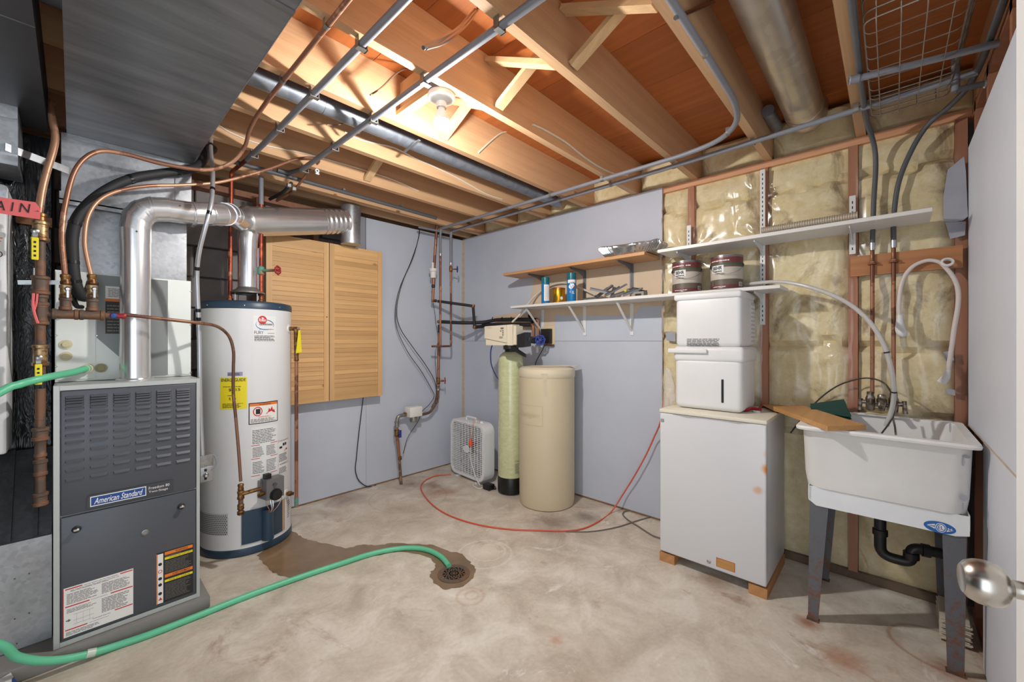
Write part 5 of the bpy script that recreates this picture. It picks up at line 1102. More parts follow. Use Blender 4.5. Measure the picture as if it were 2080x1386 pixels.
over('ceiling_cable', [hy(x, y, J[6] - .023) for x, y in ((700, 268), (735, 285), (800, 300), (850, 325), (880, 338), (935, 365), (985, 393), (1020, 405))], 'long cream cable stapled along the joist behind the grey round duct')
over('ceiling_cable', [hy(x, y, J[7] - .023) for x, y in ((441, 252), (470, 270), (520, 290), (570, 302), (620, 312), (680, 328), (760, 352), (810, 370), (850, 388))], 'long cream cable stapled along the joist nearest the back wall')
over('ceiling_cable', [hy(x, y, 2.5) for x, y in ((946, 318), (930, 325), (910, 334), (895, 342))], 'short white cable end below the grey round duct')
over('ceiling_cable', [hy(x, y, 2.6) for x, y in ((868, 360), (855, 375), (840, 383), (828, 386))], 'white cable end sagging under the rear joists')
for k in range(2):
    over('armored_cable', [hy(860 + 4 * k, 97 + 2 * k, J[3] + .024), hy(890 + 4 * k, 82 + 3 * k, .98), hy(930, 58 + 6 * k, 1.06), hy(965, 20 + 6 * k, 1.14)] if k == 0 else [hy(866, 97, J[3] + .026), hy(905, 84, 1.0), hy(945, 52, 1.09), hy(972, 16, 1.16)], ['upper', 'lower'][k] + ' silver armoured cable curving through the joist at top centre', .006, M_STEEL)
over('bare_wire', [hy(x, y, 1.62) for x, y in ((752, 193), (775, 178), (798, 155), (815, 143), (828, 140))], 'pair of thin dark wires poking from the joist left of the bulb', .004, mat('tan_wire', (120, 92, 70), .5))
over('bare_wire', [hy(x, y, 2.0) for x, y in ((664, 254), (690, 253), (712, 240), (722, 228))], 'dark wire looping off the grey round duct', .003, mat('tan_wire', (120, 92, 70)))
over('armored_cable', [hy(x, y, J[2] - .03) for x, y in ((1372, 36), (1400, 25), (1440, 8), (1470, -6))], 'silver armoured cable crossing the joist at upper right', .007, M_STEEL)
t = thing('gas_shutoff', (.9, 2.75, 2.2), 'bundle of clipped black pipes under the rear joists above the vent', 'pipe')
MB().tube(sp([hy(592, 372, 2.72), hy(575, 390, 2.86), hy(548, 405, 3.02)], 4), .010, 10).build('black_pipe', M_FOAM, t)
MB().tube(sp([hy(606, 378, 2.72), hy(585, 395, 2.86), hy(562, 408, 3.0)], 4), .008, 10).build('copper_pipe', M_COPPER, t)
for x, y in ((587, 377), (597, 384)): p = hy(x, y, 2.71); MB().rbox(p.x - .012, p.x + .012, p.y - .01, p.y + .01, p.z - .012, p.z + .012, .003, 1).build('pipe_clip', M_ZINC, t)
p = hy(643, 348, J[7] - .03); tt = thing('pipe_clip', p, 'empty white pipe clip nailed to a rear joist', 'clip'); MB().lathe([(.006, 0), (.012, 0), (.012, .012), (.006, .012), (.006, 0)], p, (0, -1, 0), 14, False).build('clip_ring', M_PLAST, tt); MB().rbox(p.x - .006, p.x + .016, p.y - .004, p.y + .004, p.z - .018, p.z - .008, .002, 1).build('clip_foot', M_PLAST, tt)
# hanging wire basket
t = thing('wire_basket', (2.1, -.05, 2.2), 'chrome wire basket hung flat between the joists at top right', 'basket')
M_WIRE = mat('basket_wire', (150, 142, 132), .35, .8)
bx0, bx1, by0, by1 = 1.70, 2.43, -.165, .062; rx0, rx1, ry0, ry1 = 1.66, 2.47, -.20, .07; ZB0, ZB1 = 2.205, 2.33
def loop(x0, x1, y0, y1, z, r=.0028): return MB().tube(bend([((x0 + x1) / 2, y0, z), (x1, y0, z), (x1, y1, z), (x0, y1, z), (x0, y0, z), ((x0 + x1) / 2, y0, z)], .03, 4), r, 6)
loop(rx0, rx1, ry0, ry1, ZB1, .0035).build('rim', M_WIRE, t)
for z, f_ in ((2.225, .15), (2.25, .35), (2.285, .65)): loop(bx0 + (rx0 - bx0) * f_, bx1 + (rx1 - bx1) * f_, by0 + (ry0 - by0) * f_, by1 + (ry1 - by1) * f_, z).build('side_wire', M_WIRE, t)
for k in range(9):
    x = bx0 + (bx1 - bx0) * (k + .5) / 9; MB().tube(bend([(x, ry0, ZB1), (x, by0, ZB0), (x, by1, ZB0), (x, ry1, ZB1)], .02, 3), .0016, 6).build('cross_wire', M_WIRE, t)
for k in range(4):
    y = by0 + (by1 - by0) * (k + .5) / 4; MB().tube(bend([(rx0, y, ZB1), (bx0, y, ZB0), (bx1, y, ZB0), (rx1, y, ZB1)], .02, 3), .0016, 6).build('long_wire', M_WIRE, t)
# ================================================================== SHELVES ON THE RIGHT WALL
M_SHELF = mat('shelf_melamine', (222, 220, 216), .4, var=.03, vs=4)
M_BRKT = mat('bracket_white', (222, 222, 220), .45)
M_BRKG = mat('bracket_grey', (122, 124, 130), .45, .3)
ZL, ZU = 1.510, 1.785
t = thing('long_shelf', (2.58, 1.36, ZL), 'long white lower shelf on the right wall, above softener and fridge', 'shelf')
MB().rbox(2.46, 2.69, .415, 2.305, ZL - .02, ZL, .002, 1).build('shelf_board', M_SHELF, t)
for y in (2.158, 1.743, 1.35):
    b = MB().box(XR - .006, XR - .002, y - .013, y + .013, 1.262, ZL - .021).build('bracket', M_BRKT, t)
    B(2.475, XR - .004, y - .013, y + .013, ZL - .0245, ZL - .021).build('bracket_arm', M_BRKT, b)
    MB().bar((2.49, y, ZL - .03), (XR - .006, y, 1.29), .016, .006, V((0, 0, 1))).build('bracket_brace', M_BRKT, b)
def gusset(parent, y, zt, depth, m, hgt=.075, x0=XR - .012, name='bracket'):
    return MB().prism([(x0, y - .002, zt), (x0, y - .002, zt - hgt), (x0 - .02, y - .002, zt - hgt * .75), (x0 - depth * .45, y - .002, zt - hgt * .35), (x0 - depth, y - .002, zt - .012), (x0 - depth, y - .002, zt)], (0, .004, 0)).build(name, m, parent)
gusset(t, .538, ZL - .021, .20, M_BRKT); gusset(t, .948, ZL - .021, .20, M_BRKT)
t = thing('upper_shelf', (2.58, .465, ZU), 'white upper shelf over the insulation, holding a ribbed hose', 'shelf')
MB().rbox(2.46, 2.68, -.129, 1.06, ZU - .02, ZU, .002, 1).build('shelf_board', M_SHELF, t)
for y in (.948, .538, .143): gusset(t, y, ZU - .021, .21, M_BRKT)
t = thing('wood_shelf', (2.58, 1.76, ZU), 'tan wooden upper shelf on grey brackets by the wall corner', 'shelf')
MB().rbox(2.46, 2.69, 1.143, 2.39, ZU - .018, ZU + .004, .002, 1).build('shelf_board', wood('shelf_oak', (206, 156, 108), (180, 128, 84), 1, .45, 8, .02), t)
for y in (2.15, 1.743, 1.35):
    g = gusset(t, y, ZU - .020, .20, M_BRKG, .06, XR - .004); B(XR - .006, XR - .0025, y - .014, y + .014, ZU - .25, ZU - .02).build('bracket_upright', M_BRKG, g); MB().bar((XR - .008, y, ZU - .03), (XR - .008, y, ZU - .22), .008, .008, V((1, 0, 0))).build('bracket_rib', M_BRKG, g)
    B(2.50, XR - .006, y - .012, y + .012, ZU - .0205, ZU - .0185).build('bracket_arm', M_BRKG, g)
for y, z0, z1, wd in ((.948, 1.40, 1.96, 'first, partly hidden'), (.538, 1.313, 2.20, 'tallest'), (.143, 1.66, 1.955, 'short, above the nailer board')):
    t = thing('shelf_standard', (XR - .02, y, z0), {'first, partly hidden': 'slotted white shelf standard behind the left paint can', 'tallest': 'tallest slotted white shelf standard, on the middle red stud', 'short, above the nailer board': 'short slotted white shelf standard above the wooden nailer board'}[wd], 'shelf standard')
    B(XR - .026, XR - .016, y - .0125, y + .0125, z0, z1).build('channel', M_BRKT, t)
    m = MB(); k = 0; z = z0 + .02
    while z < z1 - .02:
        m.box(XR - .0268, XR - .0258, y - .0022, y + .0022, z, z + .013); z += .026
    m.build('slots', M_INK, t, kind='stuff')
# goods on the shelves
M_CANM = mat('tin_metal', (150, 148, 150), .3, .9)
def spray(px, X, h, r, label, face, name='spray_can'):
    b = hx(px, 616, X); c = (b.x, b.y)
    t = thing(name, (*c, ZL), label, 'spray can')
    M = mat('can_blue', (26, 118, 176), .35, .2)
    MB().lathe([(r * .94, ZL), (r, ZL + .004), (r, ZL + h * .74), (r * .93, ZL + h * .765), (r * .8, ZL + h * .775)], (*c, 0), seg=28).build('can_body', M, t)
    MB().lathe([(r * .95, ZL + h * .765), (r * .95, ZL + h * .985), (r * .85, ZL + h), (0, ZL + h)], (*c, 0), seg=28, cap=False).build('cap', mat('cap_teal', (14, 100, 112), .3), t)
    th = math.atan2(-c[1], -c[0]); return t, c, r, th
t, c, r, th = spray(1108, 2.50, .205, .0325, 'blue spray can with plain white label, left end of the long shelf', 0)
f = cylface(c, r, th - .35, th + 1.1, ZL + .02, ZL + .145); m = MB(); f.rect(m, 0, 1, 0, 1, .0006, 8); lb = m.build('back_label', M_PAPER, t); m = MB(); f.lines(m, .08, .92, .06, .94, 14, .0012, .3); m.build('print', mat('pale_print', (160, 160, 168), .6), lb)
t, c, r, th = spray(1161, 2.50, .212, .0345, 'blue spray can with colourful front label, right of the gold can', 0)
f = cylface(c, r, th - .9, th + .9, ZL + .01, ZL + .158); m = MB(); f.rect(m, 0, 1, .84, 1, .0006, 8); m.build('white_band', M_PAPER, t)
m = MB(); f.rect(m, .3, .9, .93, .97, .001); f.lines(m, .3, .9, .86, .91, 1, .001); m.build('print', M_INK, t)
m = MB(); f.oval(m, .42, .66, .26, .11, .001); f.oval(m, .62, .72, .22, .09, .0011); m.build('foam_splash', M_WHITEINK, t)
m = MB(); f.oval(m, .80, .62, .12, .045, .0013); m.build('red_flash', M_REDINK, t)
m = MB(); f.oval(m, .35, .40, .10, .05, .001); m.build('pink_seal', mat('seal_lilac', (150, 130, 190), .5), t)
m = MB(); f.lines(m, .55, .85, .30, .46, 4, .001); m.build('print', M_WHITEINK, t)
b = hx(1135, 614, 2.565)
t = thing('gold_can', (b.x, b.y, ZL), 'gold metal tin between the two blue spray cans', 'can')
s = NT('gold_tin'); s.b.inputs['Base Color'].default_value = srgb((206, 152, 34)); s.b.inputs['Metallic'].default_value = .85; s.b.inputs['Roughness'].default_value = .28
MB().lathe([(.047, ZL), (.049, ZL + .003), (.049, ZL + .108), (.047, ZL + .112)], (b.x, b.y, 0), seg=32).build('tin', s.m, t)
MB().lathe([(.050, ZL + .108), (.050, ZL + .118), (.046, ZL + .120), (.045, ZL + .116), (0, ZL + .116)], (b.x, b.y, 0), seg=32, cap=False).build('rim', mat('copper_rim', (186, 110, 60), .3, .8), t)
th = math.atan2(-b.y, -b.x); f = cylface((b.x, b.y), .049, th - .9, th + .9, ZL + .005, ZL + .10); m = MB(); f.oval(m, .75, .35, .12, .14, .001); m.build('pale_emblem', M_PAPER, t); m = MB(); f.rect(m, .02, .22, .05, .7, .001); m.build('dark_panel', mat('tin_brown', (92, 62, 24), .4), t)
# overflow tube looping behind the tins
cable('overflow_tube', [hx(x, y, X) for x, y, X in ((1040, 655, 2.50), (1055, 640, 2.55), (1072, 618, 2.6), (1088, 600, 2.66), (1110, 584, 2.68), (1132, 576, 2.68), (1155, 576, 2.68), (1185, 588, 2.67), (1215, 601, 2.66), (1235, 607, 2.66))], .008, mat('milky_tube', (206, 200, 188), .35), 'milky plastic tube arching behind the spray cans down to the softener', 'tube', 8, None, 10)
# heap of shelf brackets
heap = [((1199, 588, 2.52), (1246, 598, 2.55), 'lying flat at the left of the heap'), ((1212, 604, 2.6), (1244, 580, 2.58), 'leaning with its tip up behind the heap'), ((1229, 610, 2.47), (1272, 578, 2.58), 'longest, rising to the top of the heap'), ((1240, 608, 2.5), (1290, 588, 2.6), 'crossing the middle of the heap'),
        ((1266, 606, 2.49), (1304, 586, 2.56), 'lowest at the right front of the heap'), ((1284, 588, 2.62), (1312, 592, 2.56), 'hooked over at the right end of the heap'), ((1186, 610, 2.56), (1222, 607, 2.56), 'flat on the shelf, far left of the heap'), ((1244, 596, 2.62), (1248, 584, 2.60), 'short and upright in the middle of the heap')]
for i, (p, q, lb) in enumerate(heap):
    a, b = hx(*p), hx(*q); a.z = max(a.z, ZL + .008 + .004 * (i % 3)); b.z = max(b.z, ZL + .012)
    t = thing('shelf_bracket', a, 'loose grey shelf bracket ' + lb, 'bracket', 'loose brackets heaped on the long shelf')
    d = (b - a).normalized(); up = V((0, 0, 1)) if abs(d.z) < .9 else V((1, 0, 0)); sd = d.cross(up).normalized()
    m = MB().bar(a, b, .021, .012, up); m.build('arm', M_BRKG, t)
    MB().bar(a + up * .008, a.lerp(b, .7) + up * .008, .004, .014, up).build('rib', mat('bracket_dark', (84, 86, 90), .5, .3), t)
    e = a if i % 2 else b
    MB().bar(e, e + (sd * .05 + d * (-.02 if e is b else .02)), .013, .009, up).build('short_leg', M_BRKG, t)
p = hx(1297, 604, 2.55); t = thing('parts_box', (p.x, p.y, ZL), 'small grey box of brackets at the right end of the bracket heap', 'box'); MB().rbox(p.x - .03, p.x + .03, p.y - .05, p.y + .04, ZL + .001, ZL + .035, .003, 1).build('box', mat('box_taupe', (150, 142, 130), .6), t); q = planeX(p.y + .03, p.y - .04, ZL + .006, ZL + .03, p.x - .03); m = MB(); q.rect(m, .3, .9, .1, .6, .001); m.build('print', M_INK, t)
p = hx(1271, 591, 2.52); t = thing('tennis_ball', p, 'small yellow-green ball among the loose grey brackets', 'ball'); MB().lathe([(.0001, -.011), (.006, -.0095), (.0105, -.003), (.0105, .003), (.006, .0095), (.0001, .011)], p, seg=14, cap=False).build('ball', mat('ball_lime', (196, 200, 70), .7), t)
# foil tray
ya, yb_ = hx(1213, 510, 2.49).y, hx(1338, 505, 2.49).y
t = thing('foil_tray', (2.57, .5 * (ya + yb_), ZU + .004), 'crumpled aluminium foil tray on the right end of the wooden shelf', 'tray')
M_AL = galv('tray_foil', (205, 205, 205), .22, .95, .08, 40)
def tray(u, v):
    a = 2 * PI * u; rr = lambda e: (math.copysign(abs(math.cos(e)) ** .45, math.cos(e)), math.copysign(abs(math.sin(e)) ** .45, math.sin(e)))
    cx, sy = rr(a); k = .80 + .2 * min(1, v * 1.4); fl = .004 * math.sin(a * 46) * (1 if .15 < v < .9 else .2)
    zz_ = ZU + .006 + .062 * min(1, v * 1.12) + (.012 * mn.noise(V((cx * 2, sy * 2, 4))) if v > .85 else 0) + .010 * max(0, sy)
    return V((2.57 + cx * (.105 * k + fl), .5 * (ya + yb_) + sy * ((ya - yb_) / 2 * k + fl), zz_))
MB().grid(tray, 184, 8).build('tray_side', M_AL, t, fix=False)
MB().grid(lambda u, v: V((2.57 + (u - .5) * .17, .5 * (ya + yb_) + (v - .5) * (ya - yb_) * .8, ZU + .0065)), 6, 10).build('tray_base', M_AL, t)
P = [tray(k / 60, 1.0) for k in range(61)]; MB().tube(P, .004, 6, False).build('rolled_rim', M_AL, t)
# ribbed hose
P = sp([hx(x, y, X) for x, y, X in ((1548, 478, 2.485), (1590, 468, 2.482), (1640, 456, 2.48), (1690, 449, 2.48), (1742, 444, 2.48))], 30)
for p in P: p.z = max(p.z, ZU + .019)
t = thing('ribbed_hose', P[0], 'brownish clear ribbed flexible hose lying on the white upper shelf', 'hose')
MB().tube(P, [.0175 + .0016 * math.cos(2 * PI * k / 3) for k in range(len(P))], 14).build('hose_wall', mat('ribbed_tan', (176, 164, 146), .3, .1), t)
# paint cans
M_MAR = mat('label_maroon', (112, 52, 52), .4); M_TAUP = mat('label_taupe', (188, 180, 168), .45); M_GRN = mat('label_green', (70, 88, 62), .5); M_DKT = mat('label_umber', (98, 86, 76), .45)
for px, X, lab, tw in ((1395, 2.555, 'gallon paint can with drooping wire handle, left of two on the shelf', .25), (1476, 2.545, 'gallon paint can at the right, nearer the shelf end', -.1)):
    b = hx(px, 597, X); c = (b.x, b.y); r = .083; z0 = ZL
    t = thing('paint_can', (*c, z0), lab, 'paint can')
    MB().lathe([(r - .003, z0), (r, z0 + .002), (r + .001, z0 + .004), (r - .001, z0 + .008), (r - .001, z0 + .182), (r + .0015, z0 + .185), (r + .0015, z0 + .19), (r - .006, z0 + .191), (r - .008, z0 + .187), (r - .02, z0 + .187), (r - .022, z0 + .190), (0, z0 + .190)], (*c, 0), seg=48, cap=False).build('can', M_CANM, t)
    th = math.atan2(-c[1], -c[0]); f = cylface(c, r - .0005, th - 1.55, th + 1.55, z0 + .009, z0 + .181)
    for v0, v1, m_, nm in ((0, .09, M_MAR, 'maroon_band'), (.09, .27, M_DKT, 'umber_band'), (.27, .66, M_TAUP, 'taupe_panel'), (.66, .74, M_DKT, 'umber_band'), (.74, .80, M_GRN, 'leaf_band'), (.80, .985, M_MAR, 'maroon_band')):
        m = MB(); f.rect(m, 0, 1, v0, v1, .0006, 20); m.build(nm, m_, t)
    u = .18 + tw * .1
    m = MB(); [m.add([f.at(u + .02 + .16 * k, .70, .0009), f.at(u + .17 + .16 * k, .79, .0009), f.at(u + .20 + .16 * k, .76, .0009)], [(0, 1, 2)]) for k in range(2)]; m.build('leaf_sprig', M_GRN, t)
    m = MB(); f.rect(m, u, u + .27, .50, .73, .0010, 4); bl_ = m.build('brand_panel', M_WHITEINK, t)
    m = MB(); f.text(m, 'BEHR', u + .03, u + .24, .585, .70, .0014, 0, .03); f.lines(m, u + .03, u + .24, .52, .57, 1, .0014, .6, 0); m.build('lettering', M_INK, bl_)
    m = MB(); f.lines(m, .05, .6, .86, .92, 1, .0012, .5, .1); f.lines(m, .2, .6, .02, .06, 1, .0012, .5); m.build('print', M_WHITEINK, t)
    m = MB(); f.rect(m, .12, .24, .10, .22, .001); f.lines(m, .25, .5, .44, .47, 1, .001); m.build('print', M_INK, t)
    m = MB(); f.rect(m, .76, .88, .03, .17, .001, 3); bc = m.build('barcode', M_PAPER, t); m = MB(); [f.rect(m, .775 + .012 * k, .775 + .012 * k + .004 * (1 + k % 2), .045, .155, .0014) for k in range(8)]; m.build('print', M_INK, bc)
    for sg in (-1, 1): MB().lathe([(.011, 0), (.010, .004), (0, .005)], (c[0] + r * math.cos(th + sg * 1.35), c[1] + r * math.sin(th + sg * 1.35), z0 + .135), (math.cos(th + sg * 1.35), math.sin(th + sg * 1.35), 0), 14, False).build('ear', M_BLACK, t)
    P = [V((c[0] + (r + .006 + .004 * math.sin(PI * k / 16)) * math.cos(th - 1.35 + 2.7 * k / 16), c[1] + (r + .006) * math.sin(th - 1.35 + 2.7 * k / 16), z0 + .135 - .055 * math.sin(PI * k / 16))) for k in range(17)]
    MB().tube(P, .0014, 6).build('wire_handle', M_STEEL, t)

# ================================================================== FRIDGE AND DEHUMIDIFIER
FX, FY0, FY1, FZ0, FZ1 = 2.22, .430, .942, .052, .845
t = thing('mini_fridge', (2.44, .685, FZ0), 'white under-counter fridge with rust stains, standing on wood blocks', 'fridge')
s = NT('fridge_white'); vec = s.coord(); nz = s.noise(vec, 22, 5)
base = srgb((216, 216, 218))
org = V((FX + .02, .685, FZ0))
for px, py, rd, am in ((1558, 955, .026, 1.0), (1540, 997, .022, .6), (1562, 925, .024, .4)):
    q = hx(px, py, FX) - org; vm = s.n('ShaderNodeVectorMath', operation='DISTANCE'); s.l(vec, vm.inputs[0]); vm.inputs[1].default_value = q
    ad = s.n('ShaderNodeMath', operation='MULTIPLY_ADD'); s.l(nz, ad.inputs[0]); ad.inputs[1].default_value = rd * .9; s.l(vm.outputs['Value'], ad.inputs[2])
    base = s.mix(s.ramp(ad.outputs[0], [(rd * .8, (am,) * 3 + (1,)), (rd * 1.6, (0, 0, 0, 1))]), base, srgb((216, 138, 40)))
if hasattr(base, 'is_linked'): s.l(base, s.b.inputs['Base Color'])
s.b.inputs['Roughness'].default_value = .3
MB().rbox(FX, FX + .04, FY0, FY1, FZ0 + .004, FZ1 - .022, .008, 3).build('door', s.m, t, origin=org)
MB().rbox(FX + .045, 2.672, FY0 + .002, FY1 - .002, FZ0, FZ1 - .022, .004, 2).build('cabinet', mat('fridge_side', (212, 212, 214), .32), t)
MB().box(FX + .0405, FX + .0445, FY0 + .01, FY1 - .01, FZ0 + .01, FZ1 - .03).build('gasket', mat('gasket_grey', (150, 150, 152), .6), t)
MB().rbox(FX - .003, 2.676, FY0 - .003, FY1 + .003, FZ1 - .021, FZ1, .006, 2).build('worktop', mat('fridge_cream', (226, 220, 202), .35), t)
MB().prism([(FX - .001, FY1 - .07, FZ1 - .023), (FX - .001, FY0 + .07, FZ1 - .023), (FX - .001, FY0 + .12, FZ1 - .032), (FX - .001, FY0 + .2, FZ1 - .028), (FX - .001, FY1 - .22, FZ1 - .028), (FX - .001, FY1 - .15, FZ1 - .034)], (.006, 0, 0)).build('grip_recess', mat('recess_grey', (176, 176, 178), .5), t)
f = planeX(FY1, FY0, FZ0, FZ1, FX)
q = MB().rbox(FX - .002, FX, .918, .936, .772, .790, .002, 1, 'x').build('badge', mat('badge_grey', (150, 156, 152), .4), t)
p = hx(1440, 1141, FX); MB().lathe([(.010, 0), (.010, .003), (.006, .006), (.0055, .004), (0, .004)], p, (-1, 0, 0), 18, False).build('lock', M_STEEL, t)
a, b = hx(1455, 1157, FX), hx(1493, 1144, FX); z_ = .5 * (a.z + b.z); ff = planeX(a.y, b.y, z_ - .016, z_ + .030, FX)
m = MB(); ff.rect(m, 0, 1, 0, 1, .0008); stk = m.build('sticker', M_REDINK, t); m = MB(); ff.rect(m, .03, .97, .05, .95, .0014); m.build('sticker_face', wood('sticker_tan', (206, 158, 92), (168, 112, 58), 1, .5, 12, .02), stk)
for y0, y1, lab in ((.862, .944, 'wood block under the left front corner of the fridge'), (.427, .505, 'wood block under the right side of the fridge')):
    tag(B(2.222, 2.66, y0, y1, 0, .048).build('wood_block', wood('block_pine', (200, 146, 94), (160, 104, 60), 0, .6, 9, .08), origin=(2.44, .5 * (y0 + y1), 0)), lab, 'wood block')
DX, DY0, DY1 = 2.315, .555, .900
t = thing('dehumidifier', (2.46, .73, FZ1), 'white two-tier dehumidifier standing on top of the fridge', 'dehumidifier')
MB().rbox(DX + .006, 2.60, DY0, DY1, FZ1 + .002, 1.13, .03, 4).build('bucket', M_PLAST, t)
MB().rbox(DX, 2.608, DY0 - .008, DY1 + .006, 1.105, 1.19, .022, 4, 'xyz').build('bucket_rim', M_PLAST, t)
MB().rbox(DX + .008, 2.60, DY0 + .004, DY1 - .004, 1.188, 1.462, .025, 4).build('upper_body', M_PLAST, t)
MB().rbox(DX, 2.605, DY0 + .002, DY1 + .004, 1.445, 1.484, .014, 3).build('lid', M_PLAST, t)
a, b = hx(1358, 713, DX), hx(1437, 713, DX)
MB().rbox(DX - .014, DX - .001, b.y, a.y, 1.152, 1.178, .006, 3).build('carry_handle', M_PLAST, t)
p = hx(1467, 795, DX); MB().rbox(DX + .0045, DX + .008, p.y - .006, p.y + .006, p.z - .062, p.z + .062, .003, 2).build('water_window', mat('window_dark', (38, 38, 42), .2), t)
a, b = hx(1394, 703, DX), hx(1461, 684, DX); ff = planeX(a.y, b.y, 1.193, 1.235, DX + .008); m = MB(); ff.lines(m, 0, 1, .0, 1, 6, .0006, .55, .08); m.build('print', M_GREYINK, t)
for x0, x1, nm, mm in ((2.50, 2.585, 'side_vent_frame', mat('vent_frame', (196, 196, 198), .5)),):
    g = B(x0, x1, DY0 + .001, DY0 + .005, 1.215, 1.43).build(nm, mm, t)
    for k in range(9): B(x0 + .008, x1 - .008, DY0 - .001, DY0 + .002, 1.225 + .022 * k, 1.237 + .022 * k).build('vent_slat', M_PLAST, g)
p = hz(1540, 826, FZ1)
t = thing('red_clamp', (p.x, p.y, FZ1), 'red plastic-handled tool lying on the fridge beside the dehumidifier', 'tool')
MB().tube(sp([hz(1514, 833, FZ1 + .012), hz(1528, 830, FZ1 + .014), hz(1545, 833, FZ1 + .012)], 5), .009, 8).build('grip', mat('tool_red', (172, 26, 38), .4), t)
MB().tube(sp([hz(1534, 818, FZ1 + .012), hz(1548, 814, FZ1 + .016), hz(1562, 818, FZ1 + .012)], 5), .009, 8).build('grip', mat('tool_red', (172, 26, 38)), t)
MB().tube([hz(1540, 832, FZ1 + .008), hz(1550, 822, FZ1 + .008)], .006, 8).build('jaw', mat('tool_red', (172, 26, 38)), t)
p = hz(1537, 838, FZ1); t = thing('white_cap', (p.x, p.y, FZ1), 'round white plastic cap lying on the front corner of the fridge', 'cap'); MB().lathe([(.018, 0), (.018, .006), (.016, .008), (0, .008)], (p.x, p.y, FZ1 + .0005), seg=20).build('cap', M_PLAST, t)

# ================================================================== LAUNDRY SINK
t = thing('laundry_sink', (2.4, .03, 0), 'white plastic laundry tub on rusty grey metal legs', 'sink')
def rr3(x0, x1, y0, y1, r, z, n=5):
    P = []
    for cx, cy, a0 in ((x1 - r, y1 - r, 0), (x0 + r, y1 - r, PI / 2), (x0 + r, y0 + r, PI), (x1 - r, y0 + r, 1.5 * PI)):
        for k in range(n + 1): a = a0 + PI / 2 * k / n; P.append(V((cx + r * math.cos(a), cy + r * math.sin(a), z)))
    return P
def loft(rings, cap=True):
    n = len(rings[0]); vs = [p for r in rings for p in r]; fs = [(i * n + k, i * n + (k + 1) % n, (i + 1) * n + (k + 1) % n, (i + 1) * n + k) for i in range(len(rings) - 1) for k in range(n)]
    if cap: fs += [tuple(reversed(range(n))), tuple(range((len(rings) - 1) * n, len(rings) * n))]
    return MB().add(vs, fs, True)
SKY0, SKY1 = -.232, .302
RG = [(2.26, 2.58, -.10, .17, .05, .566), (2.20, 2.64, -.165, .235, .06, .570), (2.160, 2.665, -.202, .270, .06, .595), (2.15, 2.675, -.208, .277, .055, .65), (2.14, 2.682, -.214, .283, .05, .836), (2.136, 2.684, -.217, .286, .05, .842), (2.118, 2.69, SKY0, SKY1, .03, .842), (2.116, 2.692, SKY0 - .002, SKY1 + .002, .03, .850), (2.120, 2.69, SKY0 + .001, SKY1 - .001, .03, .858),
      (2.158, 2.66, -.204, .272, .05, .857), (2.166, 2.655, -.198, .266, .055, .845), (2.175, 2.65, -.190, .258, .06, .65), (2.20, 2.63, -.170, .235, .06, .60), (2.27, 2.56, -.09, .16, .05, .588)]
M_TUB = mat('tub_plastic', (228, 227, 225), .45, var=.04, vs=7)
loft([rr3(*q) for q in RG]).build('basin', M_TUB, t)
MB().rbox(2.64, 2.690, -.06, .14, .856, .861, .002, 2).build('tap_ledge', M_TUB, t)
M_APR = mat('apron_white', (226, 229, 232), .4, var=.03, vs=8)
ap = MB(); ap.prism([(2.1665, .262, .535), (2.1665, .235, .515), (2.1665, -.17, .515), (2.1665, -.205, .525), (2.1665, -.205, .595), (2.1665, .262, .595)], (.003, 0, 0)); ap.build('apron', M_APR, t)
MB().prism([(2.16, .262, .545), (2.62, .262, .545), (2.62, .262, .60), (2.16, .262, .60)], (0, -.003, 0)).build('side_rail', M_APR, t)
MB().prism([(2.16, -.205, .545), (2.62, -.205, .545), (2.62, -.205, .60), (2.16, -.205, .60)], (0, .003, 0)).build('side_rail', M_APR, t)
M_LEG = rusty('leg_rust', (98, 99, 104), (120, 66, 38), 1.06, .6, .15, 34)
s = NT('leg_paint'); vec = s.coord(); nz = s.noise(vec, 30, 8, .75); sx = s.n('ShaderNodeSeparateXYZ'); s.l(vec, sx.inputs[0])
ad = s.n('ShaderNodeMath', operation='MULTIPLY_ADD'); s.l(sx.outputs['Z'], ad.inputs[0]); ad.inputs[1].default_value = -.28; s.l(nz, ad.inputs[2])
k = s.ramp(ad.outputs[0], [(.44, (0, 0, 0, 1)), (.54, (1, 1, 1, 1))]); s.l(s.mix(k, srgb((98, 100, 106)), srgb((116, 78, 58))), s.b.inputs['Base Color']); s.b.inputs['Roughness'].default_value = .65; s.bump(nz, .3, .003)
for (yt0, yt1, yb0, yb1, so) in ((.258, .195, .268, .232, 1), (-.198, -.138, -.195, -.152, -1)):
    for xf, dx in ((2.1705, .05), (2.61, -.05)):
        m = MB(); xb_ = xf + (.03 if dx > 0 else -.0)
        m.prism([(xf, yt0, .545), (xf, yt1, .545), (xf, yt1, .50), (xb_, yb1, .001), (xb_, yb0, .001), (xf, yt0, .50)], (.0025, 0, 0))
        m.prism([(xf, yt0, .545), (xf + dx, yt0, .545), (xb_ + dx * .5, yb0, .001), (xb_, yb0, .001)], (0, -.0025 * so, 0)); m.build('leg', s.m, t)
        MB().box(xb_ - .012, xb_ + .02, min(yb0, yb1) - .004, max(yb0, yb1) + .004, .0, .004).build('leg_foot', M_IRON, t)
a, b = hx(1876, 1081, 2.1665), hx(1942, 1062, 2.1665); z_ = .5 * (a.z + b.z) + .0; f = planeX(a.y, b.y, z_ - .021, z_ + .021, 2.1665)
m = MB(); f.oval(m, .5, .5, .5, .5, .0008, 36); lg = m.build('oval_emblem', mat('emblem_blue', (24, 96, 176), .45), t)
m = MB(); f.oval(m, .54, .5, .17, .40, .0016, 28); 
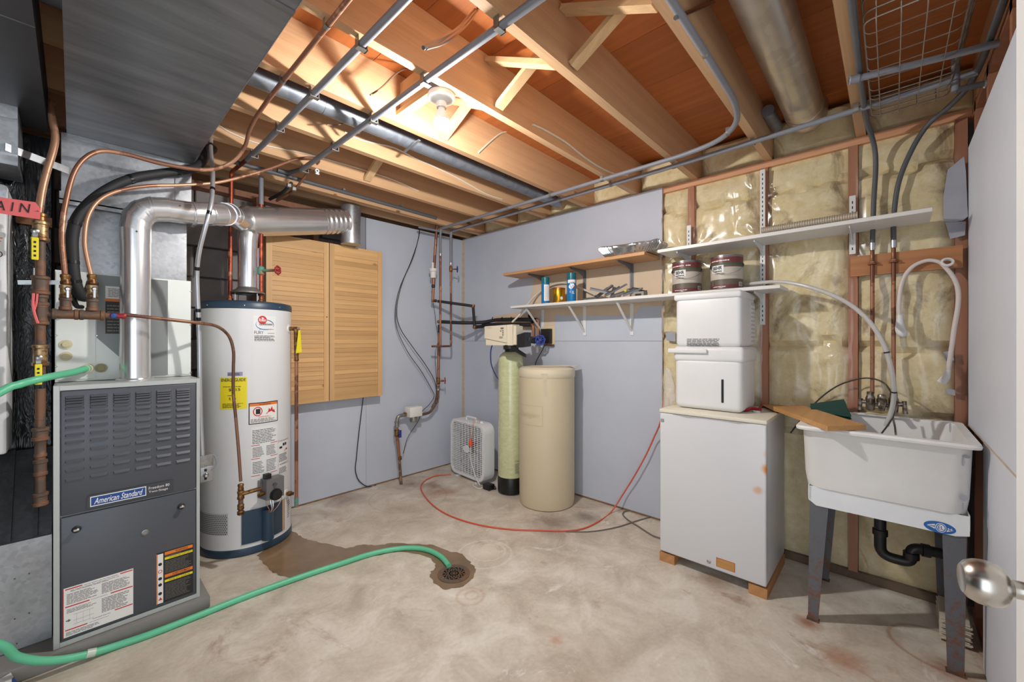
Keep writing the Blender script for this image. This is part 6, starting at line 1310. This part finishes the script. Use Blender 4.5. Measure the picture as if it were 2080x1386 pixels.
m.add([f.at(.10, .52, .0014), f.at(.36, .30, .0014), f.at(.36, .42, .0014)], [(0, 1, 2)]); m.add([f.at(.10, .55, .0014), f.at(.36, .60, .0014), f.at(.36, .74, .0014)], [(0, 1, 2)]); m.add([f.at(.95, .5, .0014), f.at(.72, .24, .0014), f.at(.72, .36, .0014)], [(0, 1, 2)])
m.build('emblem_white', M_WHITEINK, lg)
m = MB(); f.oval(m, .54, .5, .15, .35, .002, 28, .8); f.text(m, 'EL', .45, .63, .34, .66, .0022, 0, .01); m.build('lettering', mat('emblem_blue', (24, 96, 176)), lg)
m = MB(); f.text(m, 'UTILATUB', .12, .40, .44, .58, .0018, 0, .005); f.text(m, 'M', .75, .88, .4, .6, .0018, 0, .01); m.build('lettering', M_WHITEINK, lg)
M_SMEAR = mat('paint_smear', (160, 163, 172), .5)
for px, py, w_, h_ in ((1963, 928, .010, .006), (1957, 938, .003, .016), (1958, 1012, .010, .012), (1956, 1032, .003, .02), (1930, 868, .003, .02)):
    p = hx(px, py, 2.147); m = MB(); m.add([(p.x - .001, p.y + w_ * math.cos(2 * PI * k / 14), p.z + h_ * math.sin(2 * PI * k / 14)) for k in range(14)], [tuple(range(14))]); m.build('paint_mark', M_SMEAR, t)
M_ABS = mat('abs_black', (28, 28, 30), .4)
tr = bend([(2.40, .035, .57), (2.40, .035, .285), (2.40, -.062, .285), (2.40, -.062, .352), (2.44, -.21, .345)], .046, 7)
MB().tube(tr, .0205, 16).build('p_trap', M_ABS, t)
for p, ax_ in (((2.40, .035, .385), (0, 0, 1)), ((2.40, -.062, .318), (0, 0, 1)), ((2.408, -.105, .350), (.26, -.96, -.04))): MB().lathe([(.021, -.014), (.026, -.012), (.026, .012), (.021, .014)], p, ax_, 16).build('slip_nut', M_ABS, t)
# taps
M_CHR = rusty('worn_chrome', (150, 142, 134), (100, 84, 70), .95, .3, .8, 40)
t = thing('sink_faucet', (2.62, .035, .872), 'weathered wall faucet with two lever handles above the laundry tub', 'faucet')
fa_, fb_ = hx(1768, 818, 2.625), hx(1815, 822, 2.625); fa_.z = fb_.z = .925
for p, sg in ((fa_, 1), (fb_, -1)):
    MB().lathe([(.012, -.04), (.016, -.036), (.019, -.01), (.019, .02), (.014, .032), (.014, .05)], p, seg=18).build('valve_body', M_CHR, t)
    MB().tube([p, p + V((0, .032 * sg, 0))], .011, 12).build('stem', M_CHR, t)
    MB().tube([p + V((-.004, .036 * sg, .016)), p + V((-.004, .037 * sg, .0)), p + V((-.006, .040 * sg, -.042))], [.009, .0085, .0095], 10).build('lever', M_CHR, t)
MB().tube([fa_ - V((0, 0, .012)), fb_ - V((0, 0, .012))], .0085, 12).build('bridge', M_CHR, t)
mid = fa_.lerp(fb_, .5) + V((-.012, 0, 0))
MB().lathe([(.010, -.035), (.014, -.02), (.020, .0), (.020, .018), (.016, .022), (.016, .036), (.012, .042), (0, .042)], mid, seg=18).build('spout_base', M_CHR, t)
MB().tube(sp([mid + V((-.005, 0, .005)), mid + V((-.05, .002, .004)), mid + V((-.08, .002, -.01))], 4), .010, 12).build('spout', M_CHR, t)
# supply pipes
def supply(nm, Y0, pts, lab):
    t = thing('supply_pipe', (2.668, Y0, .96), lab, 'pipe')
    MB().tube([(2.650, Y0, .965), (2.664, Y0, 1.1), (2.664, Y0, 1.68)], .0085, 12).build('copper_pipe', M_COPPER, t)
    MB().tube(sp(pts, 7), .0105, 12).build('grey_pipe', M_GREYDARK, t)
    MB().cyl((2.664, Y0, 1.665), (2.664, Y0, 1.70), .0125, seg=12).build('coupling', M_STEEL, t)
    MB().rbox(2.645, 2.672, Y0 - .018, Y0 + .018, 1.594, 1.600, .002, 1).build('pipe_strap', M_COPPER, t)
    MB().rbox(2.648, 2.664, Y0 - .011, Y0 + .011, 1.60, 1.61, .002, 1).build('strap_tab', M_COPPER, t)
supply('a', .067, [(2.664, .067, 1.69), (2.664, .062, 1.9), (2.664, .055, 2.06), (2.645, .058, 2.15), (2.58, .07, 2.205), (2.45, .083, 2.232), (2.1, .0865, 2.24), (1.2, .0865, 2.24)], 'left copper supply pipe to the laundry tub, turning grey at the shelf')
supply('b', -.009, [(2.664, -.009, 1.69), (2.664, -.010, 1.82), (2.662, -.028, 1.98), (2.655, -.075, 2.12), (2.64, -.125, 2.205), (2.58, -.18, 2.232), (2.4, -.232, 2.24), (2.0, -.246, 2.24), (1.2, -.248, 2.24)], 'right copper supply pipe to the laundry tub, bending away at the top')
# hoses at the tub
s = NT('clear_vinyl'); s.b.inputs['Base Color'].default_value = srgb((216, 214, 210)); s.b.inputs['Roughness'].default_value = .22; s.b.inputs['Transmission Weight'].default_value = .25; M_VINYL = s.m
P = [hx(x, y, X) for x, y, X in ((1500, 581, 2.62), (1540, 575, 2.56), (1590, 573, 2.51), (1650, 585, 2.47), (1712, 610, 2.45), (1758, 645, 2.44), (1790, 690, 2.44), (1808, 740, 2.45), (1816, 790, 2.48), (1812, 830, 2.50), (1800, 866, 2.50))]
for p in P[:3]: p.z = max(p.z, ZL + .011)
t = thing('drain_tube', P[-1], 'clear milky drain hose arching from the long shelf down into the tub', 'hose')
PP = sp(P, 8); MB().tube(PP, .0095, 12).build('hose_wall', M_VINYL, t)
for py in (715, 795):
    i = min(range(len(PP) // 2, len(PP)), key=lambda i: abs(693 - (PP[i].z - EYE) / (PP[i].x * CA + PP[i].y * SA) * F - py)); d = (PP[i + 1] - PP[i]).normalized(); MB().tube([PP[i], PP[i] + d * .006], .0108, 12).build('cable_tie', M_BLACK, t)
cable('tub_cord', [hx(x, y, X) for x, y, X in ((1606, 880, 2.68), (1620, 862, 2.68), (1660, 815, 2.68), (1700, 785, 2.68), (1740, 771, 2.66), (1770, 769, 2.64), (1795, 778, 2.58), (1808, 795, 2.52), (1816, 820, 2.52), (1812, 850, 2.50), (1790, 882, 2.45))], .0038, mat('dark_tube', (58, 52, 48), .5), 'thin dark cord arching over the green cloth into the tub')
cable('sprayer_tube', [hx(x, y, X) for x, y, X in ((1814, 830, 2.55), (1814, 850, 2.54), (1818, 868, 2.53), (1820, 888, 2.52))], .004, mat('grey_cord', (112, 106, 98)), 'short grey tube hanging from the faucet into the tub', 'tube')
P = [hx(x, y, X) for x, y, X in ((1828, 655, 2.64), (1826, 620, 2.64), (1832, 575, 2.645), (1850, 545, 2.65), (1880, 530, 2.655), (1906, 532, 2.655), (1922, 545, 2.655), (1938, 566, 2.655), (1946, 590, 2.655), (1946, 620, 2.655), (1938, 670, 2.655), (1928, 740, 2.65), (1922, 770, 2.65))]
t = thing('washer_drain_hose', P[0], 'white corrugated hose with elbow hung over a ring on the nailer board', 'hose')
MB().tube(sp(P, 8), .0085, 10).build('hose_wall', mat('hose_white', (216, 206, 200), .45), t)
MB().tube(sp([hx(1828, 640, 2.64), hx(1828, 665, 2.64), hx(1832, 676, 2.63), hx(1842, 680, 2.625)], 5), [.010, .0115, .013, .0145, .016, .0175, .018, .0185, .019, .019, .019, .019, .0185, .017, .014, .008], 14).build('elbow_cap', M_PLAST, t)
MB().tube([hx(1926, 752, 2.65), hx(1922, 766, 2.65), hx(1912, 778, 2.65)], [.009, .014, .016], 12).build('end_connector', M_PLAST, t)
p = hx(1924, 533, 2.65); MB().lathe([(.014, -.006), (.022, -.004), (.022, .004), (.014, .006), (.014, -.006)], p, (-.9, 0, .45), 24, False).build('hook_ring', M_PLAST, t)
# board and cloth on the tub
zb = .860
tag(MB().hexa([(2.05, .185, zb), (2.185, .075, zb), (2.655, .345, zb - .004), (2.50, .452, zb - .004), (2.05, .185, zb + .02), (2.185, .075, zb + .02), (2.655, .345, zb + .016), (2.50, .452, zb + .016)]).build('wood_board', M_PINE), 'wooden board laid across the left corner of the laundry tub', 'board')
tag(MB().hexa([hz(1546, 822, FZ1 + .002), hz(1576, 837, FZ1 + .002), hz(1640, 835, FZ1 + .002), hz(1600, 821, FZ1 + .002), hz(1546, 822, FZ1 + .012), hz(1576, 837, FZ1 + .012), hz(1640, 835, FZ1 + .012), hz(1600, 821, FZ1 + .012)]).build('wood_scrap', M_PINE), 'thin wood scrap on the fridge under the end of the board', 'board')
c4 = [hx(1648, 842, 2.46), hx(1646, 824, 2.64), hx(1714, 815, 2.665), hx(1730, 851, 2.50)]
m = MB(); top = lambda u, v: c4[0].lerp(c4[1], v).lerp(c4[3].lerp(c4[2], v), u) + V((0, 0, .010 + .008 * mn.noise(V((u * 3, v * 3, 2)))))
m.grid(top, 12, 10); m.grid(lambda u, v: top(u, v) - V((0, 0, .012 + .004 * math.sin(9 * u))), 12, 10)
tag(m.build('green_cloth', mat('cloth_green', (22, 66, 58), .85, bump=.5, bs=90), kind=None), 'dark green folded cloth on the back corner of the laundry tub', 'cloth')
# under the tub
t = thing('paper_stack', hz(1978, 1308, 0), 'stack of dusty papers on the floor behind the right tub leg', 'papers')
p = hz(1984, 1306, 0); p = V((2.50, -.19, 0))
for k in range(14):
    a = .04 * math.sin(k * 2.3); z = .012 + k * .0062; dx, dy = .10 + .006 * math.sin(k * 1.7), .042
    c_, s_ = math.cos(a), math.sin(a)
    MB().prism([(p.x + x * c_ - y * s_, p.y + x * s_ + y * c_, z) for x, y in ((-dx, -dy), (dx, -dy), (dx, dy), (-dx, dy))], (0, 0, .0035)).build('sheet', mat('old_paper', (214, 204, 186), .8), t)
B(p.x - .09, p.x + .09, p.y - .04, p.y + .04, 0, .0115).build('slat', M_IRON, t)

# ================================================================== FLOOR DRAIN, HOSE, ODDMENTS
dc = hz(922, 1167, 0)
t = thing('floor_drain', (dc.x, dc.y, 0), 'round dark perforated drain grate in the wet patch of floor', 'drain')
M_DRN = rusty('drain_iron', (104, 94, 84), (124, 96, 76), 1.0, .45, .3, 40)
MB().lathe([(.084, .0017), (.084, .005), (.074, .006), (.074, .0018)], dc, seg=40, cap=False).build('rim', M_DRN, t)
MB().disc((dc.x, dc.y, .002), (0, 0, 1), .075, 36).build('sump', mat('sump_dark', (10, 10, 10), .4), t)
m = MB()
for r0, r1 in ((0, .010), (.019, .027), (.038, .046), (.057, .074)):
    n = 36; m.add([(dc.x + r * math.cos(2 * PI * k / n), dc.y + r * math.sin(2 * PI * k / n), z) for r, z in ((max(r0, .0005), .0032), (max(r0, .0005), .0055), (r1, .0055), (r1, .0032)) for k in range(n)], [(i * n + k, i * n + (k + 1) % n, (i + 1) * n + (k + 1) % n, (i + 1) * n + k) for i in range(3) for k in range(n)])
for k in range(14):
    a = 2 * PI * k / 14; m.bar((dc.x + .008 * math.cos(a), dc.y + .008 * math.sin(a), .0043), (dc.x + .06 * math.cos(a), dc.y + .06 * math.sin(a), .0043), .009, .0024)
m.build('grate', M_DRN, t)
HR = .0135
P = [hy(x, y, Y) for x, y, Y in ((178, 748, 2.47), (150, 756, 2.40), (90, 768, 2.275), (40, 781, 2.24), (0, 797, 2.21))] + [V((-.30, 2.12, .93)), V((-.40, 2.10, .66)), V((-.34, 2.14, .36))] + [hy(x, y, Y) for x, y, Y in ((-8, 1308, 2.19), (35, 1335, 2.215), (95, 1343, 2.23), (165, 1333, 2.24))] + [hz(x, y, HR) for x, y in ((240, 1311), (310, 1287), (400, 1252), (500, 1212), (600, 1176), (690, 1146), (760, 1124), (820, 1114), (865, 1117), (895, 1131), (912, 1150))]
for p in P: p.z = max(p.z, HR)
t = thing('green_hose', hz(820, 1114, 0), 'green garden hose running from the furnace across the floor to the drain', 'hose')
M_HOSE = mat('hose_green', (98, 192, 150), .4, var=.04, vs=8)
MB().tube(sp(P, 10), HR, 14).build('hose_wall', M_HOSE, t)
h0 = hy(180, 748, 2.475); MB().cyl(h0 + V((.0, .03, .0)), h0 + V((-.012, -.02, -.003)), .0165, seg=14).build('hose_coupling', M_PLUG, t)
h1 = hy(185, 1327, 2.24); MB().tube([h1 + V((-.012, 0, .003)), h1 + V((.012, 0, -.003))], HR + .0015, 14).build('tape_wrap', mat('clear_wrap', (190, 206, 190), .3), t)
p = hz(14, 1392, .0)
t = thing('small_carton', (p.x, p.y, 0), 'white carton with navy corner at the bottom left of the photo', 'box')
ca_, cb_, cc_ = hz(0, 1380, .05), hz(22, 1367, .05), hz(36, 1389, .05)
m = MB(); cd_ = ca_ + (cc_ - cb_) ; m.hexa([V((q.x, q.y, .001)) for q in (ca_, cb_, cc_, cd_)] + [ca_, cb_, cc_, cd_]); m.build('carton', M_PAPER, t)
MB().prism([cb_.lerp(cc_, .45) + V((0, 0, .0006)), cb_.lerp(cc_, 1) + V((0, 0, .0006)), cc_.lerp(cd_, .5) + V((0, 0, .0006)), cb_.lerp(cc_, .6).lerp(ca_, .2) + V((0, 0, .0006))], (0, 0, .0006)).build('navy_corner', M_BLUEINK, t)

s = NT('crumpled_film'); s.b.inputs['Base Color'].default_value = srgb((226, 220, 212)); s.b.inputs['Roughness'].default_value = .2; s.b.inputs['Alpha'].default_value = .42; s.bump(s.noise(s.coord(), 60, 4), .6, .01)
def film(u, v):
    p = hx(1356 - 10 * v + 9 * math.sin(PI * v), 748 + 122 * v, 2.40); n = mn.noise(V((u * 7, v * 9, 3))); a = 2 * PI * u
    return p + V((math.cos(a) * (.018 + .012 * n), math.sin(a) * (.016 + .02 * math.sin(PI * v)) + .008 * n, .006 * n))
t = thing('plastic_sleeve', hx(1350, 870, 2.40), 'crumpled clear plastic sleeve hanging at the left of the dehumidifier', 'plastic wrap')
MB().grid(film, 22, 26).build('film', s.m, t, fix=False)
# things that come in numbers share a group
GROUPS = {'ceiling_pipe': 'grey water pipes under the joists', 'water_line': 'grey pipes along the right wall', 'corner_pipe': 'short pipes in the top right corner', 'copper_tube': 'copper gas tubes', 'meter_wire': 'black meter wires on the back wall',
          'ceiling_cable': 'cream cables among the joists', 'armored_cable': 'silver armoured cables among the joists', 'bare_wire': 'thin dark wires by the joists', 'shelf_standard': 'slotted shelf standards on the studs', 'spray_can': 'blue spray cans on the long shelf',
          'paint_can': 'paint cans on the long shelf', 'wood_block': 'wood blocks under the fridge', 'supply_pipe': 'supply pipes to the laundry tub'}
for o in COL.objects:
    k = o.name.split('.')[0]
    if k in GROUPS and 'category' in o: o['group'] = GROUPS[k]
